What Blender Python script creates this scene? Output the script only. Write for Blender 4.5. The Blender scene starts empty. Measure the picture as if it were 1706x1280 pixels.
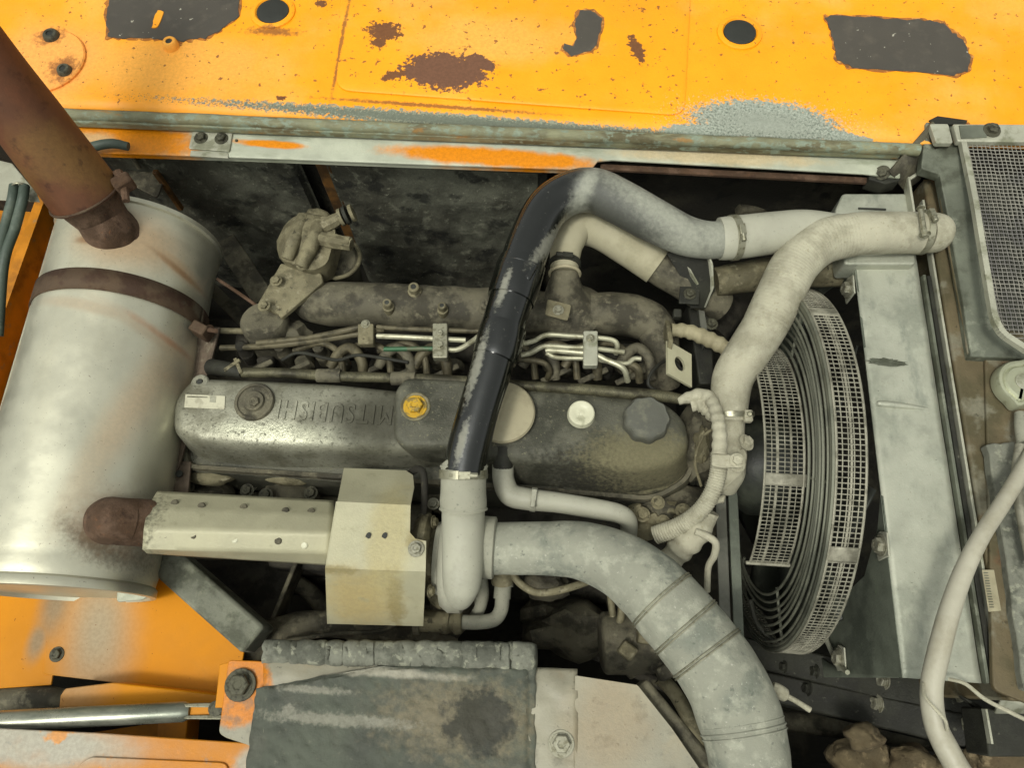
import bpy, math, random
from mathutils import Vector, Matrix, noise
R_ = math.radians
random.seed(7)
sc = bpy.context.scene
COL = sc.collection

# ---------------------------------------------------------------- camera
FPX, CU, CV = 1232.0, 853.0, 640.0
yc = Vector((226, -3130, 1232)).normalized()
xc = Vector((30000, 1680, -1232)); xc = (xc - yc * xc.dot(yc)).normalized()
zc = xc.cross(yc)
M = Matrix((xc, yc, zc))                      # camera (right, down, forward) -> world
FWD = M @ Vector((0, 0, 1))
CAM = -FWD * 1.232
cam_d = bpy.data.cameras.new('camera'); cam = bpy.data.objects.new('camera', cam_d); COL.objects.link(cam)
cr, cd, cf = M.col[0], M.col[1], M.col[2]
mw = Matrix((( cr[0], -cd[0], -cf[0], CAM[0]), (cr[1], -cd[1], -cf[1], CAM[1]), (cr[2], -cd[2], -cf[2], CAM[2]), (0, 0, 0, 1)))
cam.matrix_world = mw
cam_d.sensor_width = 36; cam_d.lens = 36 * FPX / 1706; cam_d.clip_start = .01; cam_d.clip_end = 50
sc.camera = cam

# ---------------------------------------------------------------- light
w = bpy.data.worlds.new('World'); sc.world = w; w.use_nodes = True
nt = w.node_tree; nt.nodes.clear()
sky = nt.nodes.new('ShaderNodeTexSky'); sky.sky_type = 'NISHITA'; sky.sun_disc = False
SUN_EL, SUN_AZ = R_(66), R_(215)
sky.sun_elevation = SUN_EL; sky.sun_rotation = SUN_AZ; sky.air_density = 1.0; sky.dust_density = 5.0; sky.ozone_density = 0.6
hs = nt.nodes.new('ShaderNodeHueSaturation'); hs.inputs['Saturation'].default_value = .03
bg = nt.nodes.new('ShaderNodeBackground'); bg.inputs[1].default_value = .15
wo = nt.nodes.new('ShaderNodeOutputWorld')
nt.links.new(sky.outputs[0], hs.inputs['Color']); wm = nt.nodes.new('ShaderNodeMix'); wm.data_type = 'RGBA'; wm.blend_type = 'MULTIPLY'; wm.inputs[0].default_value = 1; wm.inputs[7].default_value = (.97, 1, .94, 1)   # thin warm overcast
nt.links.new(hs.outputs[0], wm.inputs[6]); nt.links.new(wm.outputs[2], bg.inputs[0]); nt.links.new(bg.outputs[0], wo.inputs[0])
sd = bpy.data.lights.new('sun', 'SUN'); sd.energy = 1.5; sd.angle = R_(10); sd.color = (1, .97, .87)
so = bpy.data.objects.new('sun', sd); COL.objects.link(so)
sdir = Vector((math.sin(SUN_AZ) * math.cos(SUN_EL), math.cos(SUN_AZ) * math.cos(SUN_EL), math.sin(SUN_EL)))
so.rotation_euler = sdir.to_track_quat('Z', 'Y').to_euler(); so.location = sdir * 4
sc.view_settings.view_transform = 'Standard'; sc.view_settings.look = 'None'; sc.view_settings.gamma = 1
sc.view_settings.exposure = .03
sc.render.engine = 'CYCLES'; sc.render.resolution_x = 1024; sc.render.resolution_y = 769

# ---------------------------------------------------------------- measuring
def P(u, v, z):
    d = M @ Vector((u - CU, v - CV, FPX)); return CAM + d * ((z - CAM.z) / d.z)
def PX(u, v, x):
    d = M @ Vector((u - CU, v - CV, FPX)); return CAM + d * ((x - CAM.x) / d.x)
def PY(u, v, y):
    d = M @ Vector((u - CU, v - CV, FPX)); return CAM + d * ((y - CAM.y) / d.y)
def dep(p): return (Vector(p) - CAM).dot(FWD)
def mm(px, p): return px * dep(p) / FPX

# ---------------------------------------------------------------- materials
def hexc(h, k=1.0):
    h = h.lstrip('#'); o = []
    for i in (0, 2, 4):
        c = int(h[i:i + 2], 16) / 255
        o.append(k * (c / 12.92 if c <= .04045 else ((c + .055) / 1.055) ** 2.4))
    if k < .8: o[2] *= .94; o[0] *= 1.02
    return (*o, 1)
class N:
    def __init__(s, t): s.t = t
    def new(s, ty, **k):
        n = s.t.nodes.new(ty)
        for a, b in k.items(): setattr(n, a, b)
        return n
    def lk(s, a, b): s.t.links.new(a, b)
    def val(s, sock, v):
        if isinstance(v, (int, float, tuple, Vector)): sock.default_value = v
        else: s.lk(v, sock)
    def math(s, op, a, b=0.0, clamp=False):
        n = s.new('ShaderNodeMath', operation=op, use_clamp=clamp); s.val(n.inputs[0], a); s.val(n.inputs[1], b); return n.outputs[0]
    def rng(s, x, a, b, c=0.0, d=1.0):
        n = s.new('ShaderNodeMapRange'); n.interpolation_type = 'SMOOTHSTEP'
        for i, q in enumerate((x, a, b, c, d)): s.val(n.inputs[i], q)
        return n.outputs[0]
    def noise(s, vec, sc_, det=6, ro=.6, dist=0.0):
        n = s.new('ShaderNodeTexNoise'); s.lk(vec, n.inputs['Vector']); n.inputs['Scale'].default_value = sc_
        n.inputs['Detail'].default_value = det; n.inputs['Roughness'].default_value = ro; n.inputs['Distortion'].default_value = dist
        return n.outputs[0]
    def mixc(s, f, a, b):
        n = s.new('ShaderNodeMix', data_type='RGBA'); s.val(n.inputs[0], f); s.val(n.inputs[6], a); s.val(n.inputs[7], b); return n.outputs[2]
    def mixf(s, f, a, b):
        n = s.new('ShaderNodeMix', data_type='FLOAT'); s.val(n.inputs[0], f); s.val(n.inputs[2], a); s.val(n.inputs[3], b); return n.outputs[0]
def blob(u, v, z, ru, rv, rot=0):
    c = P(u, v, z); return (c, (mm(ru, c), (P(u, v - rv, z) - P(u, v + rv, z)).length / 2, .25), rot)
def sph(c, rx, ry=None, rz=None, rot=0): return (Vector(c), (rx, ry or rx, rz or rx), rot)
def L(col, scale=20, lo=.5, hi=.6, amt=1.0, rough=None, metal=None, blobs=None, k=.8, soft=.12, up=None, det=7, stretch=None):
    return dict(col=col, scale=scale, lo=lo, hi=hi, amt=amt, rough=rough, metal=metal, blobs=blobs, k=k, soft=soft, up=up, det=det, stretch=stretch)
def mat(name, base, rough=.6, metal=0.0, layers=(), bump=.3, bscale=250, mott=.25, mscale=14, spec=.4, micro=None, coarse=0.0, dim=.74):
    m = bpy.data.materials.new(name); m.use_nodes = True; t = m.node_tree; t.nodes.clear(); n = N(t)
    out = n.new('ShaderNodeOutputMaterial'); b = n.new('ShaderNodeBsdfPrincipled'); n.lk(b.outputs[0], out.inputs[0])
    geo = n.new('ShaderNodeNewGeometry'); pos = geo.outputs['Position']
    col = hexc(base, dim)
    big = n.noise(pos, mscale, 5, .65)
    dark = tuple(c * (1 - mott) for c in col[:3]) + (1,); lite = tuple(min(1, c * (1 + mott)) for c in col[:3]) + (1,)
    c = n.mixc(n.rng(big, .3, .7), dark, lite); r = n.mixf(n.rng(big, .35, .65), max(.05, rough - .08), min(1, rough + .08)); me = metal
    for i, l in enumerate(layers):
        vec = pos
        if l['stretch']:
            mp = n.new('ShaderNodeMapping'); n.lk(pos, mp.inputs[0]); mp.inputs['Scale'].default_value = l['stretch']; vec = mp.outputs[0]
        off = n.new('ShaderNodeVectorMath', operation='ADD'); n.lk(vec, off.inputs[0]); off.inputs[1].default_value = (i * 3.1 + len(name) * .37, i * 1.7, i)
        nz = n.noise(off.outputs[0], l['scale'], l['det'], .62)
        if l['blobs']:
            f = None
            for (bc, br, rot) in l['blobs']:
                mp = n.new('ShaderNodeMapping', vector_type='TEXTURE'); n.lk(pos, mp.inputs[0])
                mp.inputs['Location'].default_value = bc; mp.inputs['Rotation'].default_value = (0, 0, R_(rot)); mp.inputs['Scale'].default_value = br
                ln = n.new('ShaderNodeVectorMath', operation='LENGTH'); n.lk(mp.outputs[0], ln.inputs[0])
                d = n.math('ADD', ln.outputs['Value'], n.math('MULTIPLY', n.math('SUBTRACT', nz, .5), l['k'] * 2))
                g = n.rng(d, 1 - l['soft'], 1 + l['soft'], 1.0, 0.0)
                f = g if f is None else n.math('MAXIMUM', f, g)
        else:
            f = n.rng(nz, l['lo'], l['hi'])
        if l['up'] is not None:
            sx = n.new('ShaderNodeSeparateXYZ'); n.lk(geo.outputs['Normal'], sx.inputs[0])
            f = n.math('MULTIPLY', f, n.rng(sx.outputs[2], l['up'][0], l['up'][1]))
        if l['amt'] != 1: f = n.math('MULTIPLY', f, l['amt'])
        lc = hexc(l['col'], dim)
        fine = n.noise(pos, 160, 4, .7)
        lcv = n.mixc(n.rng(fine, .35, .65), tuple(q * .90 for q in lc[:3]) + (1,), tuple(min(1, q * 1.09) for q in lc[:3]) + (1,))
        c = n.mixc(f, c, lcv)
        if l['rough'] is not None: r = n.mixf(f, r, l['rough'])
        if l['metal'] is not None: me = n.mixf(f, me, l['metal'])
    if micro:
        mn = n.noise(pos, micro[0], 3, .8)
        c = n.mixc(n.math('MULTIPLY', n.rng(mn, micro[1], micro[1] + .08), micro[3] if len(micro) > 3 else 1.0), c, hexc(micro[2]))
    n.val(b.inputs['Base Color'], c); n.val(b.inputs['Roughness'], r); n.val(b.inputs['Metallic'], me)
    b.inputs['Specular IOR Level'].default_value = spec
    h = n.noise(pos, bscale, 5, .7)
    if coarse: h = n.math('ADD', h, n.math('MULTIPLY', n.noise(pos, bscale * .12, 5, .6), coarse))
    bp = n.new('ShaderNodeBump'); bp.inputs['Strength'].default_value = bump; bp.inputs['Distance'].default_value = .002
    n.lk(h, bp.inputs['Height']); n.lk(bp.outputs[0], b.inputs['Normal'])
    return m

DUST = '#9b9a88'
DZ = .10
m_deck = mat('orange deck paint', '#f39d0e', .45, 0, [
    L('#f2b25e', 5, .45, .75, .55, .6),
    L('#f0a24e', 9, .5, .7, 1, .7, blobs=[blob(80, 110, DZ, 90, 75)], soft=.5, k=.5),
    L('#e9a648', 12, .5, .7, .8, .6, blobs=[blob(840, 70, DZ, 130, 35), blob(300, 110, DZ, 160, 50)], soft=.5, k=.7),
    L('#77462b', 80, .635, .67, .85, .8, det=4),
    L('#7a4a28', 110, .5, .6, .8, .8, blobs=[blob(568, 80, DZ, 3, 80, 0), blob(108, 118, DZ, 22, 18), blob(86, 62, DZ, 20, 14), blob(455, 52, DZ, 40, 6), blob(720, 176, DZ, 160, 3, -2)], soft=.5, k=1.4),
    L('#70482a', 130, .5, .6, 1, .9, blobs=[blob(640, 55, DZ, 30, 15), blob(632, 75, DZ, 12, 10), blob(535, 5, DZ, 9, 6), blob(1060, 85, DZ, 10, 25, 20), blob(468, 163, DZ, 8, 4), blob(660, 128, DZ, 24, 8, 20)], soft=.12, k=1.5),
    L('#6b4a37', 110, .5, .6, 1, .92, blobs=[blob(742, 122, DZ, 72, 30, -3), blob(800, 108, DZ, 30, 12, -20)], soft=.07, k=.9),
    L('#8d9488', 140, .5, .6, 1, .9, blobs=[blob(1275, 205, DZ, 120, 38, -4), blob(1180, 220, DZ, 80, 14), blob(1400, 228, DZ, 60, 10, -10)], soft=.1, k=.7),
    L('#7f8a7c', 120, .5, .6, .95, .9, blobs=[blob(800, 203, DZ, 440, 11, -2.4), blob(850, 212, DZ, 330, 14, -2.4)], soft=.2, k=1.3),
    L('#5a6156', 260, .5, .6, .75, .9, blobs=[blob(1275, 208, DZ, 105, 26, -4), blob(800, 204, DZ, 430, 8, -2.4), blob(900, 214, DZ, 300, 8, -2.4)], soft=.2, k=2.2),
    L('#b9bcae', 240, .5, .6, .35, .9, blobs=[blob(1275, 205, DZ, 105, 28, -4)], soft=.2, k=3)],
    bump=.25, bscale=180, mott=.07, mscale=6, spec=.35, dim=1)
m_orange = mat('orange panel paint', '#c47e06', .5, 0, [
    L('#c98a38', 7, .5, .75, .4, .6),
    L('#96907c', 9, .5, .7, .85, .7, blobs=[blob(165, 1050, -.16, 50, 110, 12)], soft=.9, k=.18),
    L('#7c7664', 9, .5, .7, .8, .7, blobs=[blob(62, 1070, -.16, 14, 28), blob(95, 1000, -.16, 22, 60)], soft=.8, k=.5),
    L('#6d3b17', 130, .70, .74, .9, .8, det=3)], bump=.12, mott=.10, mscale=5, dim=1, spec=.2)
m_orange_dirty = mat('stained orange paint', '#d68a14', .55, 0, [L('#7d4c16', 9, .52, .68, .6, .8), L('#8a8672', 30, .6, .75, .7)], bump=.25, mott=.2)
m_pink = mat('faded orange skirt paint', '#c47d18', .5, 0, [L('#aaa797', 8, .5, .6, .95, blobs=[blob(60, 1240, -.03, 190, 40), blob(420, 1275, -.03, 30, 30)], soft=.4, k=.6), L('#d98a1c', 12, .56, .62, .8), L('#bb8a62', 8, .54, .68, .35), L('#8b8d84', 40, .62, .72, .7)], mott=.1, dim=.85)
m_tray = mat('worn orange and grey tray', '#a09d8d', .5, 0, [
    L('#d98412', 30, .5, .6, 1, .45, blobs=[blob(395, 1150, .02, 55, 62), blob(600, 1092, .02, 170, 12, -2)], soft=.18, k=.45),
    L('#a3957a', 9, .52, .66, .45),
    L('#6f6c60', 34, .54, .68, .55), L('#57554b', 120, .62, .7, .6), L('#a8906c', 14, .5, .6, .4, blobs=[blob(1010, 1200, .02, 60, 90)], soft=.6)], mott=.12)
m_gasket = mat('peeling black coating', '#53584f', .75, 0, [
    L('#5d5f56', 20, .48, .66, .7), L('#7d7b6e', 90, .60, .72, .5),
    L('#857c66', 90, .5, .6, .75, blobs=[blob(770, 1200, .03, 120, 60)], soft=.6, k=1.1),
    L('#97968a', 140, .5, .6, .75, blobs=[blob(560, 1200, .03, 120, 10), blob(520, 1150, .03, 60, 6), blob(480, 1185, .03, 12, 10)], soft=.5, k=1.2), L('#b3b0a2', 40, .5, .6, .8, blobs=[blob(600, 1118, .03, 140, 8)], soft=.5, k=.9),
    L('#272b28', 50, .56, .62, .8, blobs=[blob(800, 1200, .03, 60, 50)], soft=.3, k=1.2)], bump=.7, bscale=160, mott=.3, coarse=2)
m_ledge = mat('worn ledge paint', '#c3c8b8', .5, 0, [
    L('#939a86', 20, .5, .62, .7, stretch=(.25, 1, 1)),
    L('#f0940c', 22, .5, .6, 1, .4, blobs=[blob(820, 262, .075, 175, 15, -2), blob(455, 240, .075, 60, 6, -2), blob(205, 233, .075, 130, 30, -2)], soft=.3, k=.6),
    L('#d9c39a', 26, .5, .62, .7, blobs=[blob(1200, 262, .075, 150, 12), blob(150, 235, .075, 40, 16)], soft=.4)], mott=.15, bump=.3)
m_seal = mat('weathered edge moulding', '#8a8b70', .65, 0, [L('#5b5238', 18, .5, .62, .85, stretch=(.3, 1, 1)), L('#8e9c8c', 90, .5, .6, .9, stretch=(.6, 1, 1)), L('#a97a35', 30, .6, .68, .7, stretch=(.4, 1, 1))], bump=.6, mott=.25, coarse=1)
m_black = mat('anti slip pad', '#54504a', .85, 0, [L('#6b655b', 30, .5, .7, .5), L('#c6c3b4', 75, .70, .73, .9, det=3)], bump=.5, bscale=900, mott=.12)
m_rubber_plug = mat('black rubber plug', '#30322e', .6, 0, [L('#4a4c46', 25, .5, .7, .5)], mott=.15)
mufc = Vector((-.70, -.05, 0))
m_muffler = mat('aluminised muffler shell', '#e0ddc6', .38, .68, [
    L('#cfcab0', 8, .45, .7, .6, .5, stretch=(1, .3, 1)),
    L('#b98a55', 10, .5, .62, .6, .6, .2, blobs=[sph(P(205, 395, .1), .075, .05, .12), sph(P(285, 425, .09), .085, .016, .1, -30)], soft=.6, k=.3),
    L('#a98560', 12, .5, .62, .4, .6, .3, blobs=[sph(P(255, 553, .08), .10, .012, .1, -24), sph(P(150, 512, .1), .09, .010, .1, -6)], soft=.6, k=.35),
    L('#cfae86', 10, .5, .62, .55, .6, .3, blobs=[sph(P(215, 660, .08), .02, .14, .12, -12)], soft=.8, k=.4),
    L('#8a6238', 30, .5, .6, .75, .6, .1, blobs=[sph(P(305, 447, .07), .06, .006, .1, -28), sph(P(150, 403, .1), .02, .008, .1)], soft=.6, k=.35),
    L('#a8683a', 40, .5, .6, .65, .6, .1, blobs=[sph(P(275, 556, .08), .062, .006, .1, -26), sph(P(335, 590, .02), .012, .03, .1, -30), sph(P(280, 610, .07), .02, .03, .1)], soft=.7, k=.5),
    L('#4a4736', 160, .5, .6, .9, .8, 0, blobs=[sph(P(140, 905, .1), .045, .014, .1, -35), sph(P(185, 922, .08), .045, .016, .1, -8)], soft=.8, k=.8), L('#8a6a4c', 60, .5, .6, .6, .8, 0, blobs=[sph(P(190, 866, .08), .06, .05, .1)], soft=.6, k=.6),
    L('#5a4634', 300, .70, .73, .7, .8, 0, det=2)], bump=.10, bscale=90, mott=.05, spec=.5, dim=.8)
m_rust = mat('brown rust', '#55402f', .9, .0, [L('#6f5848', 30, .45, .6, .8), L('#3f2c20', 60, .55, .7, .8), L('#855a3c', 90, .6, .7, .5)], bump=.7, bscale=350, mott=.25)
m_stack = mat('brown heat stained pipe', '#6b4630', .6, .1, [L('#7a4c33', 12, .4, .65, .7), L('#8a6a3c', 20, .5, .62, .75, blobs=[sph(P(150, 290, .2), .1, .03, .1, 20)], soft=.5), L('#3f241a', 40, .55, .7, .6)], bump=.2, mott=.2)
m_band = mat('rusted strap', '#62503f', .75, .25, [L('#4a3428', 30, .45, .6, .8), L('#7d7765', 16, .56, .66, .6)], bump=.5, mott=.2)
m_cover = mat('aluminium valve cover', '#a9a99a', .36, .45, [
    L('#605e4c', 14, .46, .62, .65, .6, .2), L('#b5b7a6', 18, .5, .7, .8, .3, .7, blobs=[blob(500, 722, 0, 150, 16, -1)], soft=.5, k=.4),
    L('#4b4a3c', 120, .56, .64, .6, .8, .1), L('#3d3c30', 24, .5, .6, .9, .8, 0, blobs=[blob(660, 700, 0, 130, 60)], soft=.6, k=.5)], bump=.45, bscale=220, mott=.2, coarse=.6)
m_cover_dark = mat('oily valve cover', '#626257', .58, .25, [
    L('#3c3d33', 10, .45, .6, .8), L('#77776a', 34, .56, .7, .6), L('#8d8b74', 200, .60, .66, .7, .9),
    L('#2e2d24', 120, .5, .6, .9, .95, 0, blobs=[blob(1050, 790, -.02, 150, 40)], soft=.4, k=.8), L('#827d62', 130, .55, .62, .8, .95, blobs=[blob(1080, 765, -.02, 100, 40)], soft=.5, k=.9)], bump=.7, bscale=240, mott=.25, coarse=1)
m_cast = mat('dusty cast iron', '#6c6858', .75, .1, [L('#37342b', 22, .45, .6, .8), L('#8a8571', 55, .55, .68, .7, up=(.1, .8))], bump=.8, bscale=200, mott=.3, coarse=1)
m_cast_light = mat('dusty cast aluminium', '#89836a', .7, .2, [L('#5f5a46', 28, .46, .6, .75), L('#a8a28a', 60, .55, .68, .7, up=(.1, .8)), L('#3a372b', 70, .6, .68, .8)], bump=.8, bscale=200, mott=.25, coarse=1)
m_block = mat('grimy engine block', '#45423a', .85, 0, [L('#25231c', 16, .45, .6, .9), L('#55513f', 40, .58, .7, .7, up=(.3, .9))], bump=.8, bscale=160, mott=.35, coarse=1)
m_void = mat('grimy bay floor', '#2a2820', .95, 0, [L('#4a473a', 9, .48, .66, .8), L('#141310', 16, .55, .65, .8)], bump=.8, coarse=1)
m_blackpipe = mat('black painted pipe', '#0f120f', .13, 0, [
    L('#72726a', 130, .62, .74, .4, .9, 0, up=(-.2, .5)),
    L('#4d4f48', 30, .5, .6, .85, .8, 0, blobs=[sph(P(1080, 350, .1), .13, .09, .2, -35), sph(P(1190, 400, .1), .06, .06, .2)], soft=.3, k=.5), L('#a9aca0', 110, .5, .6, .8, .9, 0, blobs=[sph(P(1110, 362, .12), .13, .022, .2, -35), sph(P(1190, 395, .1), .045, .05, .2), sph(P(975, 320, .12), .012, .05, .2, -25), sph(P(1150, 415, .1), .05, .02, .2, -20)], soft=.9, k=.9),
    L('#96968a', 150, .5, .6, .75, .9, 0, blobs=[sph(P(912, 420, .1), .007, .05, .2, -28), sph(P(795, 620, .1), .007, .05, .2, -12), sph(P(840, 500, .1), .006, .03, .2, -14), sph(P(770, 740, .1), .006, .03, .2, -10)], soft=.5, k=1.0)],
    bump=.05, mott=.1, spec=.9)
m_pale = mat('pale dust coated rubber', '#a6a698', .8, 0, [L('#98998c', 18, .45, .62, .8), L('#62645a', 240, .60, .68, .55)], bump=.3, mott=.08)
m_white_hose = mat('pale grey hose', '#b6b6a8', .6, 0, [L('#a5a598', 14, .48, .66, .6), L('#83837a', 150, .62, .7, .5)], bump=.2, mott=.06)
m_cream = mat('cream dust coated hose', '#bfbca9', .85, 0, [L('#9c9986', 18, .45, .62, .7), L('#cfccb8', 34, .54, .68, .5), L('#8e8868', 130, .60, .68, .4)], bump=.8, bscale=420, mott=.12)
m_bighose = mat('dusty duct hose', '#9a9c90', .85, 0, [L('#737a72', 11, .48, .62, .7), L('#b6b8aa', 40, .48, .64, .6), L('#565c57', 90, .60, .7, .6), L('#dadad0', 240, .62, .7, .5)], bump=.5, bscale=260, mott=.1, coarse=.5)
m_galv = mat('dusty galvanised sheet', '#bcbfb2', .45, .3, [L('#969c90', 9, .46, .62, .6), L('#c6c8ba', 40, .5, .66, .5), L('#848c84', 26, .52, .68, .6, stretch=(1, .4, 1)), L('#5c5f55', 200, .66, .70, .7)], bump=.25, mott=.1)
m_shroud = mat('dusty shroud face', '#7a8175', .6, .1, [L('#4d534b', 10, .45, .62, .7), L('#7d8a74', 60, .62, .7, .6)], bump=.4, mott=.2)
m_olive = mat('dusty radiator frame', '#6e634b', .65, .1, [L('#544f38', 10, .45, .6, .75), L('#8d8b7b', 16, .52, .64, .7), L('#7b4f36', 8, .6, .7, .5), L('#3a3829', 90, .62, .7, .6)], bump=.4, mott=.15)
m_frame = mat('grey green frame', '#6f7468', .6, .1, [L('#4a4d40', 14, .45, .6, .8), L('#9a9f90', 22, .55, .68, .7)], bump=.4, mott=.2)
m_edge = mat('bright sheet edge', '#b8b9aa', .5, .2, [L('#84866f', 24, .5, .64, .8)], mott=.12)
m_dark = mat('dark painted steel', '#272720', .7, .0, [L('#34352c', 20, .45, .6, .8), L('#777769', 90, .62, .7, .6, up=(.3, .9))], bump=.5, mott=.25)
m_mesh = mat('dusty guard wire', '#a4a294', .6, .3, [L('#6f6d60', 40, .45, .62, .7)], bump=.2, mott=.15)
m_wire = mat('grey guard ring wire', '#7f8174', .55, .3, [L('#4d5048', 10, .45, .62, .7)], bump=.2, mott=.15)
m_screen = mat('grey screen wire', '#a9a79f', .5, .4, [L('#77757a', 12, .45, .62, .7)], bump=.1, mott=.15)
m_bolt = mat('dusty zinc bolt', '#a09f90', .55, .45, [L('#77745f', 150, .5, .62, .8)], bump=.3, mott=.15)
m_dbolt = mat('grimy bolt', '#5b5a4c', .6, .4, [L('#33322a', 120, .5, .62, .8)], bump=.4, mott=.2)
m_shield = mat('yellowed heat shield', '#bcb99f', .5, .15, [
    L('#b9a265', 30, .48, .62, .65, .6, .1, blobs=[sph(P(600, 1000, .0), .050, .045, .1)], soft=.6, k=.6), L('#8f8255', 90, .5, .6, .7, .7, .1, blobs=[sph(P(660, 1000, .0), .012, .04, .1), sph(P(560, 950, .05), .03, .006, .1), sph(P(690, 900, .05), .012, .012, .1)], soft=.6, k=1.1),
    L('#a3a287', 40, .58, .70, .5), L('#b9ad7e', 20, .5, .6, .6, blobs=[sph(P(650, 900, .05), .03, .08, .1)], soft=.5, k=.7),
    L('#3c3b2c', 170, .5, .58, .9, .9, 0, blobs=[sph(P(262, 885, 0), .035, .045, .1)], soft=.5, k=1.0)], bump=.3, mott=.1)
m_shield_up = m_shield
m_tan = mat('beige breather disc', '#b3ac92', .6, .1, [L('#8f8870', 16, .48, .64, .6)], bump=.2, mott=.08)
m_whitecap = mat('white plastic cap', '#d9d9c2', .4, 0, [L('#a6a68c', 60, .55, .65, .6)], mott=.04, bump=.15)
m_yellow = mat('yellow paint mark', '#c9a12c', .5, .2, [L('#8a7a4a', 80, .48, .56, .9)], mott=.15)
m_sticker = mat('silver label', '#cfcdb8', .5, 0, [L('#a39f8c', 60, .5, .62, .6)], mott=.05, bump=.05)
m_steelpipe = mat('pale injector pipe', '#b9b8a2', .45, .4, [L('#7d7a62', 40, .5, .62, .7)], mott=.12, bump=.2)
m_dirtpipe = mat('grimy injector pipe', '#6b6551', .6, .3, [L('#3e3a2c', 40, .45, .62, .8)], mott=.2, bump=.4)
m_braid = mat('braided hose sleeve', '#6d6a55', .55, .5, [L('#2a271e', 16, .45, .58, .8), ], mott=.2, bump=.4, micro=(700, .52, '#26241b', .8))
m_foam = mat('grimy acoustic foam', '#4a4a40', .95, 0, [L('#6a6c60', 6, .46, .62, .85), L('#8f9181', 40, .55, .70, .6), L('#1c1d19', 14, .52, .62, .8), L('#a9ab9a', 110, .62, .70, .6)], bump=1.0, bscale=120, mott=.35, coarse=2)
m_foam_strip = mat('torn foam strip', '#7e8076', .95, 0, [L('#454841', 20, .5, .62, .6), L('#a3a595', 60, .54, .64, .8, up=(.2, .8))], bump=.9, bscale=160, mott=.25, coarse=1)
m_greyhose = mat('faded green grey hose', '#4d5a52', .55, 0, [L('#6f7a6f', 14, .5, .64, .7)], mott=.15, bump=.2)
m_stone = mat('tan stone', '#675c46', .95, 0, [L('#5d4f3a', 14, .46, .6, .8), L('#a39274', 30, .54, .66, .7), L('#3f3222', 80, .60, .68, .8)], mott=.25, bump=1, bscale=150, coarse=1.5)
m_braidgreen = mat('green injector pipe', '#3f6a4c', .5, .2, [L('#6b6551', 30, .5, .6, .7)], mott=.2)
m_core = mat('dark radiator core', '#2c2d2b', .7, .2, [L('#8d8b80', 8, .56, .62, .7), L('#4a4a48', 30, .5, .6, .6)], bump=.6, mott=.3)
m_bar = mat('grey flat bar', '#6f7068', .5, .3, [L('#4a4b43', 14, .48, .62, .7)], mott=.12)
m_fin = mat('black fan blade', '#242722', .5, 0, [L('#4a4e44', 10, .5, .66, .7)], mott=.2)
m_clip = mat('steel hose clip', '#a6a593', .4, .6, [L('#77745f', 120, .5, .62, .7)], mott=.12, bump=.2)

# ---------------------------------------------------------------- object helpers
ORG = {}
def thing(name, label, cat, loc=None, group=None):
    o = bpy.data.objects.new(name, None); COL.objects.link(o); o.empty_display_size = .03
    loc = Vector(loc) if loc is not None else Vector((0, 0, 0)); o.location = loc; ORG[o.name] = loc
    o['label'] = label; o['category'] = cat
    if group: o['group'] = group
    return o
def tag(o, label, cat, group=None):
    o['label'] = label; o['category'] = cat
    if group: o['group'] = group
    return o
def obj(name, vf, m, parent=None, bevel=0, solid=0, sharp=35, kind=None, label=None, seg=2):
    vs, fs = vf
    if parent is None:
        lo = Vector((min(v[0] for v in vs), min(v[1] for v in vs), min(v[2] for v in vs))); hi = Vector((max(v[0] for v in vs), max(v[1] for v in vs), 0))
        org = Vector(((lo.x + hi.x) / 2, (lo.y + hi.y) / 2, lo.z))
    else: org = ORG[parent.name]
    me = bpy.data.meshes.new(name); me.from_pydata([tuple(Vector(v) - org) for v in vs], [], fs); me.update()
    import bmesh
    bm = bmesh.new(); bm.from_mesh(me); bmesh.ops.recalc_face_normals(bm, faces=bm.faces) if solid == 0 else None; bm.to_mesh(me); bm.free()
    me.materials.append(m)
    if sharp: me.shade_smooth(); me.set_sharp_from_angle(angle=R_(sharp))
    else: me.shade_flat()
    o = bpy.data.objects.new(name, me); COL.objects.link(o)
    if parent is None: o.location = org
    else: o.parent = parent
    ORG[o.name] = org
    if solid:
        s = o.modifiers.new('thickness', 'SOLIDIFY'); s.thickness = abs(solid); s.offset = -1 if solid > 0 else 1
    if bevel:
        b = o.modifiers.new('bevel', 'BEVEL'); b.width = bevel; b.segments = seg; b.limit_method = 'ANGLE'; b.angle_limit = R_(35)
    if kind: o['kind'] = kind
    if label: o['label'] = label
    return o
def merge(*parts):
    V, Fc = [], []
    for vs, fs in parts:
        k = len(V); V += list(vs); Fc += [tuple(i + k for i in f) for f in fs]
    return V, Fc
def spline(pts, sub=8):
    n = len(pts)
    if n == 2:
        return [[a + (b - a) * i / sub for a, b in zip(pts[0], pts[1])] for i in range(sub + 1)]
    out = []
    for i in range(n - 1):
        p0 = pts[i - 1] if i else [2 * a - b for a, b in zip(pts[0], pts[1])]
        p1, p2 = pts[i], pts[i + 1]
        p3 = pts[i + 2] if i + 2 < n else [2 * a - b for a, b in zip(pts[-1], pts[-2])]
        for k in range(sub):
            t = k / sub
            out.append([.5 * (2 * b + (c - a) * t + (2 * a - 5 * b + 4 * c - d) * t * t + (3 * b - a - 3 * c + d) * t ** 3) for a, b, c, d in zip(p0, p1, p2, p3)])
    out.append(list(pts[-1])); return out
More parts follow.
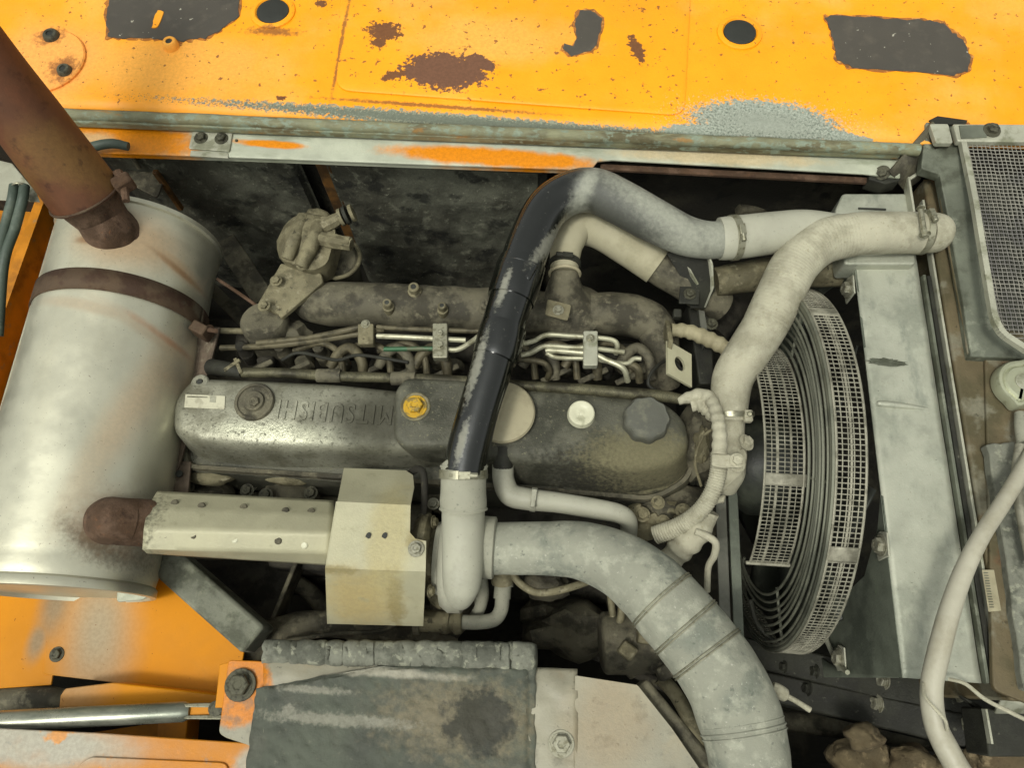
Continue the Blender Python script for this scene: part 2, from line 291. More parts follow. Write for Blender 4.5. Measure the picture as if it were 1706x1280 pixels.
def frames(pts):
    ts = []
    for i in range(len(pts)):
        a = pts[max(0, i - 1)]; b = pts[min(len(pts) - 1, i + 1)]; ts.append((b - a).normalized())
    up = Vector((0, 0, 1)) if abs(ts[0].z) < .8 else Vector((0, 1, 0))
    x = (up - ts[0] * up.dot(ts[0])).normalized(); fr = []
    for t in ts:
        x = (x - t * x.dot(t)).normalized(); fr.append((x, t.cross(x), t))
    return fr
def sweep(pts, rs, seg=20, closed=False, cap=True, lump=0.0, flat=1.0):
    fr = frames(pts); V = []; Fc = []
    for i, (p, r, (x, y, t)) in enumerate(zip(pts, rs, fr)):
        for k in range(seg):
            a = 2 * math.pi * k / seg; d = x * math.cos(a) * flat + y * math.sin(a); rr = r
            if lump: rr = r * (1 + lump * noise.noise((p + d * r) * 45))
            V.append(p + d * rr)
    n = len(pts)
    for i in range(n - 1):
        for k in range(seg):
            a = i * seg + k; b = i * seg + (k + 1) % seg; Fc.append((a, b, b + seg, a + seg))
    if cap: Fc.append(tuple(range(seg - 1, -1, -1))); Fc.append(tuple((n - 1) * seg + k for k in range(seg)))
    return V, Fc
def tube(pp, seg=20, sub=8, rib=None, cap=True, lump=0.0, flat=1.0):
    """pp: (u, v, z, radius_px) measured on the photograph"""
    q = []
    for u, v, z, r in pp:
        p = P(u, v, z); q.append([p.x, p.y, p.z, mm(r, p)])
    return tubew(q, seg, sub, rib, cap, lump, flat)
def tubew(q, seg=20, sub=8, rib=None, cap=True, lump=0.0, flat=1.0):
    s = spline(q, sub); pts = [Vector(a[:3]) for a in s]; rs = [a[3] for a in s]
    if rib:
        pitch, amp = rib[0], rib[1]; step = pitch / 6
        L_ = [0]
        for a, b in zip(pts, pts[1:]): L_.append(L_[-1] + (b - a).length)
        n = max(8, int(L_[-1] / step)); np_, nr = [], []; j = 0
        for i in range(n + 1):
            d = L_[-1] * i / n
            while j < len(L_) - 2 and L_[j + 1] < d: j += 1
            t = (d - L_[j]) / max(1e-9, L_[j + 1] - L_[j])
            np_.append(pts[j].lerp(pts[j + 1], t)); nr.append((rs[j] + (rs[j + 1] - rs[j]) * t) * (1 + amp * math.cos(2 * math.pi * d / pitch)))
        pts, rs = np_, nr
    return sweep(pts, rs, seg, cap=cap, lump=lump, flat=flat)
def axes(n):
    n = Vector(n).normalized(); u = Vector((0, 0, 1)) if abs(n.z) < .9 else Vector((0, 1, 0))
    x = u.cross(n).normalized(); return x, n.cross(x), n
def lathe(c, ax, prof, seg=32, sx=1.0):
    x, y, n = axes(ax); c = Vector(c); V = []; Fc = []
    for t, r in prof:
        for k in range(seg):
            a = 2 * math.pi * k / seg; V.append(c + n * t + x * (r * math.cos(a) * sx) + y * (r * math.sin(a)))
    for i in range(len(prof) - 1):
        for k in range(seg):
            a = i * seg + k; b = i * seg + (k + 1) % seg; Fc.append((a, b, b + seg, a + seg))
    Fc.append(tuple(range(seg - 1, -1, -1))); Fc.append(tuple((len(prof) - 1) * seg + k for k in range(seg)))
    return V, Fc
def box(c, s, rot=None):
    c = Vector(c); m = rot or Matrix.Identity(3)
    V = [c + m @ Vector((sx * s[0] / 2, sy * s[1] / 2, sz * s[2] / 2)) for sx in (-1, 1) for sy in (-1, 1) for sz in (-1, 1)]
    return V, [(0, 1, 3, 2), (4, 6, 7, 5), (0, 4, 5, 1), (2, 3, 7, 6), (0, 2, 6, 4), (1, 5, 7, 3)]
def bar(a, b, w_, h):
    a, b = Vector(a), Vector(b); d = b - a; t = d.normalized(); up = Vector((0, 0, 1))
    s = t.cross(up).normalized(); u = s.cross(t)
    m = Matrix((t, s, u)).transposed(); return box((a + b) / 2, (d.length, w_, h), m)
def prism(pts, dz):
    n = len(pts); dv = Vector(dz) if not isinstance(dz, (int, float)) else Vector((0, 0, -dz))
    V = [Vector(p) for p in pts] + [Vector(p) + dv for p in pts]
    return V, [tuple(range(n)), tuple(range(2 * n - 1, n - 1, -1))] + [(i, (i + 1) % n, n + (i + 1) % n, n + i) for i in range(n)]
def pp(l, z): return [P(u, v, z) for u, v in l]
def ppz(l): return [P(*a) for a in l]
def rounded(pts, r, n=5):
    out = []; m = len(pts)
    for i in range(m):
        p, a, b = Vector(pts[i]), Vector(pts[i - 1]), Vector(pts[(i + 1) % m])
        rr = r[i] if isinstance(r, (list, tuple)) else r
        da, db = (a - p), (b - p); k = min(rr, da.length * .45, db.length * .45)
        if k < 1e-5: out.append(p); continue
        s, e = p + da.normalized() * k, p + db.normalized() * k
        for j in range(n + 1):
            t = j / n; out.append(s * (1 - t) ** 2 + p * 2 * t * (1 - t) + e * t * t)
    return out
def loft(pts, levels, cap=True):
    """closed outline (plan) raised through (inset, z) levels"""
    m = len(pts); area = sum(pts[i].x * pts[(i + 1) % m].y - pts[(i + 1) % m].x * pts[i].y for i in range(m)); sg = 1 if area > 0 else -1
    nr = []
    for i in range(m):
        d = (pts[(i + 1) % m] - pts[i - 1]); nr.append(Vector((-d.y, d.x, 0)).normalized() * sg)
    V = []; Fc = []
    for ins, z in levels:
        for p, q in zip(pts, nr): V.append(Vector((p.x + q.x * ins, p.y + q.y * ins, z)))
    for i in range(len(levels) - 1):
        for k in range(m): a = i * m + k; b = i * m + (k + 1) % m; Fc.append((a, b, b + m, a + m))
    Fc.append(tuple(range(m))); Fc.append(tuple((len(levels) - 1) * m + k for k in range(m))); return V, Fc
def ring(c, ax, R, r, seg=40, ts=8, sx=1, a0=0, a1=360):
    x, y, n = axes(ax); c = Vector(c); V = []; Fc = []; full = abs(a1 - a0 - 360) < .1; N_ = seg if full else seg + 1
    for i in range(N_):
        a = R_(a0 + (a1 - a0) * i / seg); d = x * math.cos(a) + y * math.sin(a)
        for k in range(ts): b = 2 * math.pi * k / ts; V.append(c + d * (R + r * math.cos(b)) + n * (r * math.sin(b)))
    for i in range(seg):
        for k in range(ts):
            a = i * ts + k; b = i * ts + (k + 1) % ts; j = ((i + 1) % N_) * ts; Fc.append((a, b, j + (k + 1) % ts, j + k))
    return V, Fc
def lumpy(c, s, seed=0, amp=.18, fr=1.6, sub=3):
    import bmesh
    bm = bmesh.new(); bmesh.ops.create_icosphere(bm, subdivisions=sub, radius=1); V = []
    for v in bm.verts:
        d = v.co.normalized(); k = 1 + amp * noise.noise(d * fr + Vector((seed * 3.3, seed, 0))) * 2 + amp * .5 * noise.noise(d * fr * 3 + Vector((seed, 0, 5)))
        V.append(Vector(c) + Vector((d.x * s[0], d.y * s[1], d.z * s[2])) * k)
    F_ = [tuple(v.index for v in f.verts) for f in bm.faces]; bm.free(); return V, F_
BM = {}
def boltmesh(m):
    if m.name in BM: return BM[m.name]
    prof = [(0, 1.45), (.16, 1.45), (.2, 1.4), (.2, 1.15), (.24, 1.12)]
    a = lathe((0, 0, 0), (0, 0, 1), prof, 20); b = lathe((0, 0, .2), (0, 0, 1), [(0, 1.0), (.62, 1.0), (.72, .88), (.74, .5), (.66, .35)], 6)
    V, Fc = merge(a, b); me = bpy.data.meshes.new('bolt'); me.from_pydata([tuple(v) for v in V], [], Fc); me.materials.append(m); me.update()
    me.shade_smooth(); me.set_sharp_from_angle(angle=R_(30)); BM[m.name] = me; return me
def bolt(p, r, parent, ax=(0, 0, 1), m=None, name='bolt'):
    m = m or m_bolt; o = bpy.data.objects.new(name, boltmesh(m)); COL.objects.link(o)
    o.rotation_mode = 'QUATERNION'; o.rotation_quaternion = Vector(ax).to_track_quat('Z', 'Y') @ Matrix.Rotation(random.random() * 2, 3, 'Z').to_quaternion()
    o.scale = (r, r, r); o.parent = parent; o.location = Vector(p) - (ORG[parent.name] if parent else Vector()); ORG[o.name] = Vector(p); return o
def clampband(p, ax, R, w_, parent, m=None, lug=None, name='hose_clamp'):
    """worm-drive band with a raised screw housing"""
    m = m or m_clip; a = Vector(ax).normalized()
    o = obj(name, merge(lathe(Vector(p) - a * w_ / 2, a, [(0, R), (0, R + .0015), (w_, R + .0015), (w_, R)], 36)), m, parent, bevel=.0004)
    d = Vector(lug or (0, 0, 1)); d = (d - a * d.dot(a)).normalized(); s = a.cross(d)
    c = Vector(p) + d * (R + .004)
    mm_ = Matrix((a, s, d)).transposed()
    sc_ = obj('clamp_screw', merge(box(c, (w_ * .9, .018, .007), mm_), lathe(c + s * .007, s, [(0, .0045), (.012, .0045), (.013, .003)], 8)), m, parent, bevel=.0008)
    return o
def poly_noise(l, amp=2.0, n=6, seed=0):
    """roughen a pixel outline, for torn or peeled edges"""
    out = []; m = len(l)
    for i in range(m):
        a, b = l[i], l[(i + 1) % m]
        for k in range(n):
            t = k / n; u = a[0] + (b[0] - a[0]) * t; v = a[1] + (b[1] - a[1]) * t
            out.append((u + amp * noise.noise((u * .11, v * .11, seed)) * 2, v + amp * noise.noise((u * .11, v * .11, seed + 9)) * 2))
    return out
def grid(f, nu, nv):
    V = [f(i / nu, j / nv) for j in range(nv + 1) for i in range(nu + 1)]
    return V, [(j * (nu + 1) + i, j * (nu + 1) + i + 1, (j + 1) * (nu + 1) + i + 1, (j + 1) * (nu + 1) + i) for j in range(nv) for i in range(nu)]
def struct(o): o['kind'] = 'structure'; return o

# ================================================================ setting
struct(obj('bay_floor', grid(lambda a, b: Vector((-1.6 + 3.2 * a, -1.4 + 2.9 * b, -.75 + .02 * noise.noise((a * 20, b * 20, 0)))), 60, 60), m_void))
# far wall of the bay, behind a padded lining
y_wall = P(700, 262, .06).y + .03
struct(obj('bay_wall', box((0, y_wall + .02, -.34), (3.0, .02, .82)), m_void))
struct(obj('bay_side_wall', box((-1.05, 0, -.45), (.02, 1.0, .56)), m_orange_dirty))

def foampanel(u0, u1, zt, zb, seed, yo=0):
    xa = PY(u0, 350, y_wall).x; xb = PY(u1, 350, y_wall).x
    def f(a, b):
        p = Vector((xa + (xb - xa) * a, y_wall - .012 - yo, zt + (zb - zt) * b))
        k = noise.fractal(p * 9 + Vector((seed, 0, 0)), .9, 2.1, 5) * .008 + abs(noise.noise(p * 26 + Vector((seed, 3, 0)))) * .006
        e = min(a, 1 - a, b, 1 - b); p.y -= k * min(1, e * 12) + (.012 if e > .02 else 0); return p
    return grid(f, 70, 44)
lin = thing('acoustic_lining', 'dark grimy quilted lining on the far wall, under the orange deck', 'lining', (0, y_wall, -.6))
obj('lining_panel', foampanel(255, 540, .045, -.5, 1), m_foam, lin, sharp=60)
obj('lining_panel', foampanel(572, 905, .045, -.5, 5), m_foam, lin, sharp=60)
x0, x1 = PY(255, 290, y_wall).x, PY(905, 290, y_wall).x
obj('top_rail', box(((x0 + x1) / 2, y_wall - .022, .05), (x1 - x0, .03, .03)), m_cast, lin, bevel=.003)
for u in (556, 900):
    xs = PY(u, 300, y_wall).x
    obj('stiffener', box((xs, y_wall - .014, -.1), (.028, .016, .32)), mat('brown stained stiffener', '#7a5526', .8, 0, [L('#3a2a16', 14, .45, .6, .8)]) if u == 556 else m_void, lin, bevel=.002)
st = obj('diagonal_brace', bar(PY(258, 285, y_wall - .05), PY(302, 348, y_wall - .05), .010, .010), bpy.data.materials['brown stained stiffener'], lin, bevel=.002)

# ================================================================ orange deck
deck = thing('machine_deck', 'flat orange painted deck with round plugs, chipped paint and dark pads, above the bay', 'deck panel', (0, .8, .05))
ye = .449
obj('deck_plate', grid(lambda a, b: Vector((-1.5 + 3.0 * a, ye + .95 * b, DZ + .0012 * noise.noise((a * 9, b * 5, 0)))), 80, 30), m_deck, deck, solid=.006)
for u, v in ((455, 20), (1232, 55)):
    c = P(u, v, DZ); r = mm(27, c)
    obj('hole_rim', lathe(c, (0, 0, 1), [(-.002, r * 1.42), (.003, r * 1.36), (.005, r * 1.2), (.005, r * 1.08), (.001, r * 1.0), (-.001, r * .9)], 48), m_deck, deck)
    obj('rubber_plug', lathe(c, (0, 0, 1), [(0, r), (.0035, r * .98), (.0045, r * .9), (.004, r * .3)], 40), m_rubber_plug, deck)
c = P(75, 103, DZ); r = mm(68, c)
obj('round_cover', lathe(c, (0, 0, 1), [(-.002, r), (.004, r), (.006, r * .97), (.006, .01)], 56), m_deck, deck)
for u, v, s in ((86, 60, 1), (108, 118, .9), (284, 73, .95)):
    p = P(u, v, DZ + .006); q = mm(11, p) * s
    obj('threaded_boss', lathe(p, (0, 0, 1), [(-.008, q * 1.3), (.000, q * 1.25), (.006, q * 1.1), (.008, q * .95), (.008, q * .55), (.0, q * .5)], 20), m_dbolt if v != 73 else m_deck, deck)
    obj('socket', lathe(p + Vector((0, 0, .0045)), (0, 0, 1), [(0, q * .58), (.002, q * .56)], 16), m_rubber_plug, deck)
pl = rounded(pp([(572, -60), (560, 152), (1140, 195), (1152, -40)], DZ), .03)
obj('raised_panel', loft(pl, [(0, DZ - .002), (.0005, DZ + .0035), (.003, DZ + .005)]), m_deck, deck)
def patch(l, z, m, amp=2, n=5, seed=0, th=.0016, name='pad'):
    cu_, cv_ = sum(a for a, b in l) / len(l), sum(b for a, b in l) / len(l)
    big = [(a + (3.5 if a > cu_ else -3.5), b + (2.2 if b > cv_ else -2.2)) for a, b in l]
    obj('flaked_edge', prism([P(u, v, z + th * .5) for u, v in poly_noise(big, amp * 1.6, n + 3, seed + 4)], th + .002), m_prim, deck, sharp=60)
    return obj(name, prism([P(u, v, z + th) for u, v in poly_noise(l, amp, n + 2, seed)], th + .002), m, deck, sharp=60)
m_prim = mat('brown primer', '#a8692a', .8, 0, [L('#6b4a2c', 60, .5, .6, .8), L('#e0a050', 90, .55, .62, .7)], dim=.9, mott=.2)
patch([(190, -40), (178, 22), (180, 62), (212, 62), (262, 64), (300, 67), (345, 62), (368, 48), (396, 28), (402, -40)], DZ, m_black, 2.5, 6, 1, .002)
patch([(1385, 25), (1530, 32), (1572, 38), (1605, 68), (1618, 95), (1612, 118), (1590, 125), (1420, 112), (1395, 98), (1388, 62), (1374, 28)], DZ, m_black, 2.2, 6, 2, .002)
patch([(966, 17), (985, 16), (1003, 30), (1001, 48), (994, 72), (985, 84), (952, 93), (937, 80), (940, 72), (955, 76), (962, 62), (957, 38)], DZ + .0052, m_black, 1, 4, 3, .0012)
obj('paint_chip', prism([P(u, v, DZ + .0036) for u, v in poly_noise([(262, 16), (272, 20), (262, 44), (253, 46), (256, 30)], 1.5, 4, 5)], .003), m_deck, deck)

# moulded edge and lower ledge
edge = thing('deck_edge_rail', 'long weathered grey rail along the near edge of the orange deck', 'rail', P(800, 250, .06))
obj('moulding', sweep([P(u, v, DZ - .002) for u, v in [(100 + 1430 * i / 40, 190 + 60 * i / 40 + 1.2 * noise.noise((i * .7, 0, 0))) for i in range(41)]], [.0105] * 41, 14, lump=.12), m_seal, edge)
obj('moulding_lip', bar(P(100, 203, DZ - .012), P(1500, 258, DZ - .012), .009, .016), m_seal, edge, bevel=.003)
ZL = .075
lp = [(90, 204), (1500, 258), (1500, 296), (1440, 289), (1020, 266), (996, 268), (984, 283), (700, 273), (380, 261), (90, 252)]
obj('ledge_plate', prism(pp(lp, ZL), .005), m_ledge, edge, bevel=.0015)
obj('ledge_fold', prism([*pp([(90, 252), (380, 261), (700, 273), (984, 283)], ZL - .004), *[p + Vector((0, .003, 0)) for p in pp([(984, 283), (700, 273), (380, 261), (90, 252)], ZL - .004)]], .012), m_ledge, edge)
obj('rusty_flange', bar(P(1000, 279, .055), P(1450, 302, .055), .012, .008), m_rust, edge, bevel=.002)
jp = obj('joint_plate', prism(rounded(pp([(322, 213), (388, 216), (382, 252), (314, 247)], ZL + .004), .004), .004), m_edge, edge, bevel=.001)
jp2 = obj('joint_plate', prism(pp([(318, 250), (380, 254), (380, 263), (316, 259)], ZL + .002), .004), m_edge, edge, bevel=.001)
bolt(P(335, 230, ZL + .004), .0085, edge, m=m_dbolt); bolt(P(369, 231, ZL + .004), .0085, edge, m=m_dbolt)
obj('rivet', lathe(P(394, 234, ZL + .001), (0, 0, 1), [(0, .003), (.002, .002)], 12), m_dbolt, edge)

# ================================================================ left body panels
zf = -.16
body = thing('side_body_panel', 'orange floor panel under the silver muffler with a hex bolt and scuffed grey marks', 'body panel', P(150, 1050, zf))
obj('floor_plate', prism(pp([(-60, 930), (120, 930), (85, 1142), (-60, 1152)], zf), .004), m_orange, body, bevel=.001)
obj('floor_plate', prism(pp([(104, 900), (262, 905), (408, 1080), (392, 1162), (190, 1138), (71, 1124)], zf + .003), .004), m_orange, body, bevel=.001)
bolt(P(95, 1091, zf + .003), .0085, body, m=m_dbolt)
obj('side_plate', prism(pp([(-80, 240), (130, 240), (125, 480), (40, 960), (-120, 980)], -.24), .004), m_orange_dirty, body, bevel=.001)
obj('plug_hole', lathe(P(95, 385, -.235), (0, 0, 1), [(0, .03), (.002, .03), (.002, .02)], 30), m_rubber_plug, body)
shelf = thing('orange_box_ledge', 'bright orange folded ledge above the gas strut at lower left', 'ledge', P(250, 1160, -.15))
obj('top_face', prism(pp([(108, 1148), (188, 1138), (385, 1160), (384, 1172), (98, 1180), (100, 1160)], -.105), .05), m_orange, shelf, bevel=.002)
obj('support_web', prism(pp([(262, 1205), (312, 1200), (308, 1245), (258, 1245)], -.13), .05), m_orange_dirty, shelf, bevel=.002)
obj('inner_web', prism(pp([(130, 1225), (262, 1205), (262, 1240), (130, 1240)], -.16), .01), m_orange_dirty, shelf)
hoseb = obj('bundled_hose', tube([(-40, 1175, -.17, 22), (60, 1165, -.17, 20), (120, 1172, -.17, 18), (170, 1200, -.2, 18)], lump=.08), m_cast)
tag(hoseb, 'grimy brown hose lying below the black slot at lower left', 'hose')
skirt = obj('lower_skirt', prism(pp([(-60, 1212), (160, 1222), (430, 1240), (900, 1282), (900, 1420), (-60, 1420)], -.03), .004), m_pink, bevel=.0015)
tag(skirt, 'faded pink and orange bottom sill running along the lower edge', 'body panel')
scuff = obj('sill_plate', prism(rounded(pp([(150, 1262), (380, 1272), (380, 1400), (110, 1400), (130, 1275)], -.026), .012), .003), m_pink, bevel=.001)
tag(scuff, 'raised rounded plate lying on the faded bottom sill', 'plate')

# gas strut
gs = thing('gas_strut', 'silver gas strut with orange fork end reaching the orange bracket', 'strut', P(150, 1195, -.05))
a, b = P(-60, 1206, -.06), P(318, 1186, -.06)
obj('cylinder', sweep([a, a.lerp(b, .97), b], [mm(17, a), mm(16, b), mm(11, b)], 24), mat('satin strut tube', '#b1b3a6', .3, .6, [L('#6e776f', 12, .5, .62, .7, stretch=(.3, 1, 1))], mott=.1, bump=.08), gs)
for v in (1173, 1193):
    obj('fork_plate', prism(rounded(ppz([(306, v, -.052), (385, v - 2, -.052), (385, v + 7, -.05), (306, v + 6, -.05)]), .002), .024), m_clip, gs, bevel=.001)
obj('fork_block', prism(pp([(314, 1178), (378, 1174), (378, 1190), (316, 1194)], -.056), .02), m_orange, gs, bevel=.001)
obj('fork_pin', lathe(P(372, 1180, -.06), (0, 0, 1), [(0, .009), (.022, .009), (.024, .006), (.026, .011), (.03, .011), (.031, .008)], 20), m_dbolt, gs)

# ================================================================ lower tray
ZT = .0
tray = thing('lower_guard_box', 'orange and grey box guard with peeling black top across the bottom of the bay', 'guard', P(700, 1200, -.2))
obj('end_plate', prism(rounded(pp([(380, 1100), (452, 1103), (452, 1250), (430, 1255), (415, 1243), (375, 1230), (364, 1222)], ZT + .012), .006), .01), m_tray, tray, bevel=.0015)
obj('end_tab', prism(pp([(366, 1108), (382, 1104), (372, 1180), (358, 1180)], ZT + .004), .004), m_orange, tray, bevel=.001)
def topf(a, b):
    u = 440 + (962 - 440) * a; v0 = 1100 + 17 * a; v1 = 1300
    v = v0 + (v1 - v0) * b
    d = .012 * (1 - min(1, b / .18)) ** 0.5 if b < .18 else 0
    z = ZT + .010 + .010 * math.sin(min(1, b / .25) * math.pi / 2) - .0 + .003 * noise.fractal(Vector((u, v, 0)) * .03, 1, 2, 4)
    return P(u, v, z)
obj('top_plate', grid(topf, 60, 30), m_tray, tray, solid=.004, sharp=60)
def coat(a, b):
    vl = 1148 - 38 * min(1, a * 2.2) + 3 * noise.noise((a * 11, 0, 1))
    u = 428 + (892 - 428) * a + (7 * noise.noise((b * 7, 2, 2)) if a in (0, 1) else 0) - (20 * b if a == 0 else 0); v = vl + (1300 - vl) * b
    e = min(a, 1 - a, b) * 30
    z = ZT + .0225 + .0022 * noise.fractal(Vector((u, v, 4)) * .06, 1, 2, 5) + .004 - (0.005 if e < 1 else 0)
    return P(u, v, z)
obj('black_coating', grid(coat, 110, 50), m_gasket, tray, solid=.003, sharp=60)
obj('right_plate', prism(rounded(pp([(958, 1126), (1062, 1142), (1120, 1215), (1185, 1310), (958, 1310)], ZT + .024), .003), .003), m_tray, tray, bevel=.001)
obj('front_flange', bar(P(456, 1101, ZT + .004), P(955, 1121, ZT + .004), .006, .01), m_tray, tray, bevel=.002)
bolt(P(401, 1142, ZT + .014), .0155, tray, m=m_dbolt)
bolt(P(935, 1240, ZT + .024), .0125, tray, m=m_bolt)
obj('dent', lumpy(P(838, 1166, ZT + .018), (.022, .006, .009), 3, .1), m_edge, tray)
obj('wing_edge', bar(P(1062, 1142, -.02), P(1200, 1310, -.02), .03, .05), m_cast, tray, bevel=.006)
def strip(a, b):
    u = 440 + 445 * a; top = 1078 + 3 * a; bot = 1096 + 14 * a
    v = top + (bot - top) * b + 3 * noise.noise((u * .06, b * 3, 0))
    z = .018 + .008 * math.sin(math.pi * b) ** .5 + .004 * noise.fractal(Vector((u * .05, v * .05, 2)), 1, 2, 5)
    if abs(noise.noise((u * .035, 7, 0))) < .03: z -= .006
    return P(u, v, z - .012 * (1 - a))
fs = obj('foam_seal', grid(strip, 160, 14), m_foam_strip, solid=.010, sharp=50)
tag(fs, 'torn grey foam strip lying along the top of the lower guard box', 'seal')

# frame beams at lower left of the bay
vb = thing('frame_beam', 'dusty dark diagonal frame tube next to the bare orange panel', 'beam', P(350, 1000, -.25))
obj('tube', bar(P(236, 895, -.13), P(432, 1068, -.13), .052, .06), mat('dusty green frame paint', '#84877a', .85, 0, [L('#55584b', 20, .45, .6, .8), L('#8f9282', 30, .52, .66, .8)], bump=.5, mott=.2), vb, bevel=.006)
vb2 = thing('cross_tube', 'dusty lower cross tube below the perforated heat shield', 'beam', P(480, 1060, -.25))
obj('tube', tube([(398, 1076, -.20, 34), (450, 1062, -.21, 30), (520, 1040, -.23, 22), (640, 1046, -.25, 24), (760, 1062, -.28, 24)], lump=.05), m_cast, vb2)
dg = thing('triangular_gusset', 'dark steel gusset plate between the frame beam and the engine', 'plate', P(480, 1000, -.3))
obj('plate', prism(pp([(300, 930), (500, 940), (470, 1030), (430, 1050)], -.30), .006), m_block, dg, bevel=.002)
obj('rib', bar(P(500, 938, -.24), P(450, 1060, -.24), .008, .05), m_cast, dg, bevel=.002)

# ================================================================ muffler
MA, MB = P(236, 402, -.03), P(95, 985, -.03); MR = .138
ax = (MB - MA).normalized()
muf = thing('muffler', 'large silver cylindrical muffler with rust streaks at the left of the bay', 'muffler', (MA + MB) / 2 - Vector((0, 0, MR)))
Lm = (MB - MA).length
prof = [(.000, MR - .016), (.0, MR - .004), (-.003, MR - .003), (-.003, MR + .0035), (.004, MR + .0035), (.006, MR)]
shv, shf = lathe(MA, ax, [(.006 + (Lm - .012) * i / 60, MR + (.0016 if i in (2, 58) else -.0008 if i in (3, 57) else 0)) for i in range(61)], 96)
shv = [v + (v - (MA + ax * (v - MA).dot(ax))).normalized() * .0022 * noise.noise(v * 9) for v in shv]
obj('shell', (shv, shf), m_muffler, muf, sharp=60)
obj('lap_seam', tubew([[*(MA + ax * t_ + axes(ax)[0] * math.cos(2.55) * MR + axes(ax)[1] * math.sin(2.55) * MR), .0012] for t_ in (.02, .2, .4, .58)], 6, 6), m_muffler, muf)
obj('end_rim', lathe(MA, ax, [(.006, MR), (.004, MR + .0042), (-.004, MR + .0042), (-.005, MR - .003), (.001, MR - .006), (.004, MR - .03), (.004, .02)], 96), m_muffler, muf, sharp=50)
obj('end_rim', lathe(MB, -ax, [(.012, MR), (.008, MR + .0042), (-.004, MR + .0042), (-.005, MR - .003), (.001, MR - .006), (.004, MR - .03), (.004, .02)], 96), m_muffler, muf, sharp=50)
obj('seam', bar(P(38, 740, .105) , P(15, 800, .105), .001, .001), m_band, muf)
# bottom clip flange
obj('mount_flange', prism(rounded(pp([(198, 920), (258, 922), (252, 990), (238, 1000), (194, 1004)], -.07), .006), .004), m_galv, muf, bevel=.001)
# strap
st_ = thing('muffler_strap', 'rusty brown steel strap bolted around the silver muffler', 'strap', MA + ax * .15 - Vector((0, 0, MR)))
tb = .158
def strapf(i, j):
    x, y, n_ = axes(ax); a = 2 * math.pi * i; t = tb - .019 + .038 * j
    return MA + ax * t + (x * math.cos(a) + y * math.sin(a)) * (MR + .0035)
obj('band', grid(strapf, 96, 2), m_band, st_, solid=.0028)
q = MA + ax * (tb + .006); side = Vector((1, .15, .25)).normalized()
lug = P(336, 552, -.01)
obj('lug', box(lug, (.03, .02, .035), Matrix.Rotation(R_(-25), 3, 'Z')), m_band, st_, bevel=.003)
obj('clamp_bolt', sweep([P(325, 538, .0), P(345, 549, -.0), P(362, 552, -.01)], [.005, .0045, .004], 10), m_rust, st_)
sup = thing('muffler_bracket', 'pinkish brown upright steel bracket between muffler and engine', 'bracket', P(330, 700, -.3))
obj('plate', prism(ppz([(333, 545, -.03), (366, 545, -.03), (352, 600, -.04), (300, 770, -.06), (288, 800, -.07), (318, 600, -.05)]), .006), mat('primer brown plate', '#75675a', .8, 0, [L('#554a3f', 20, .45, .6, .7), L('#9a9280', 30, .55, .65, .6)], mott=.15), sup, bevel=.001)
obj('foot', prism(pp([(282, 765), (318, 770), (312, 832), (270, 822)], -.07), .006), bpy.data.materials['primer brown plate'], sup, bevel=.001)
bolt(P(348, 550, -.026), .007, sup, m=m_rust)
obj('bolt_hole', lathe(P(299, 790, -.066), (0, 0, 1), [(0, .006), (.002, .006), (.002, .003)], 16), m_rubber_plug, sup)
# outlet stub, stack
stack = thing('exhaust_stack', 'brown heat stained exhaust pipe rising out of the picture from the muffler', 'exhaust pipe', P(175, 375, .1))
def PD(u, v, d):
    q_ = M @ Vector((u - CU, v - CV, FPX)); return CAM + q_ * (d / FPX)
sb = P(186, 384, .095)
s1 = PD(-60, 60, dep(sb) - .23); sdir_ = (s1 - sb).normalized()
s0 = sb + (s1 - sb) * .20; rs_ = mm(59, s0); re_ = mm(57, s1)
obj('pipe', tubew([[*s0, rs_], [*s0.lerp(s1, .5), (rs_ + re_) / 2], [*s1, re_], [*(s1 + (s1 - s0) * 1.2), re_]], 56, 10), m_stack, stack)
obj('outlet_stub', tubew([[*(sb + Vector((.004, 0, -.06))), .045], [*(sb + Vector((.002, 0, -.02))), .044], [*(sb + Vector((0, 0, .012))), .042], [*(sb + sdir_ * .03), .042], [*(s0 + sdir_ * .002), rs_ * .9]], 44, 8, lump=.02), m_rust, stack)
obj('weld_collar', lumpy(P(188, 389, .088), (.047, .048, .016), 5, .04, 2), m_rust, stack)
cb = obj('clamp_ring', ring(s0 + sdir_ * .004, sdir_, rs_ + .001, .0022, 64, 8), m_band, stack)
lug = PD(206, 306, dep(s0) - .01)
obj('clamp_lug', box(lug, (.03, .022, .026), Matrix.Rotation(R_(40), 3, 'Z')), m_rust, stack, bevel=.004)
obj('clamp_bolt', sweep([lug + Vector((-.012, .018, .006)), lug, lug + Vector((.010, -.03, -.004))], [.008, .007, .006], 8), m_rust, stack)
# inlet elbow
inl = thing('exhaust_inlet_elbow', 'rusty brown elbow joining the perforated heat shield pipe to the muffler', 'exhaust pipe', P(190, 870, 0))
obj('elbow', tube([(182, 868, .02, 38), (182, 868, .055, 39), (186, 868, .070, 39), (202, 869, .064, 38.5), (216, 870, .056, 38)], 36, 8, lump=.03), m_rust, inl)
obj('dark_tube', tube([(200, 869, .064, 39), (250, 872, .034, 39), (320, 878, -.0, 37), (400, 885, -.05, 36), (560, 898, -.065, 34)], 36, 6), m_rust, inl)
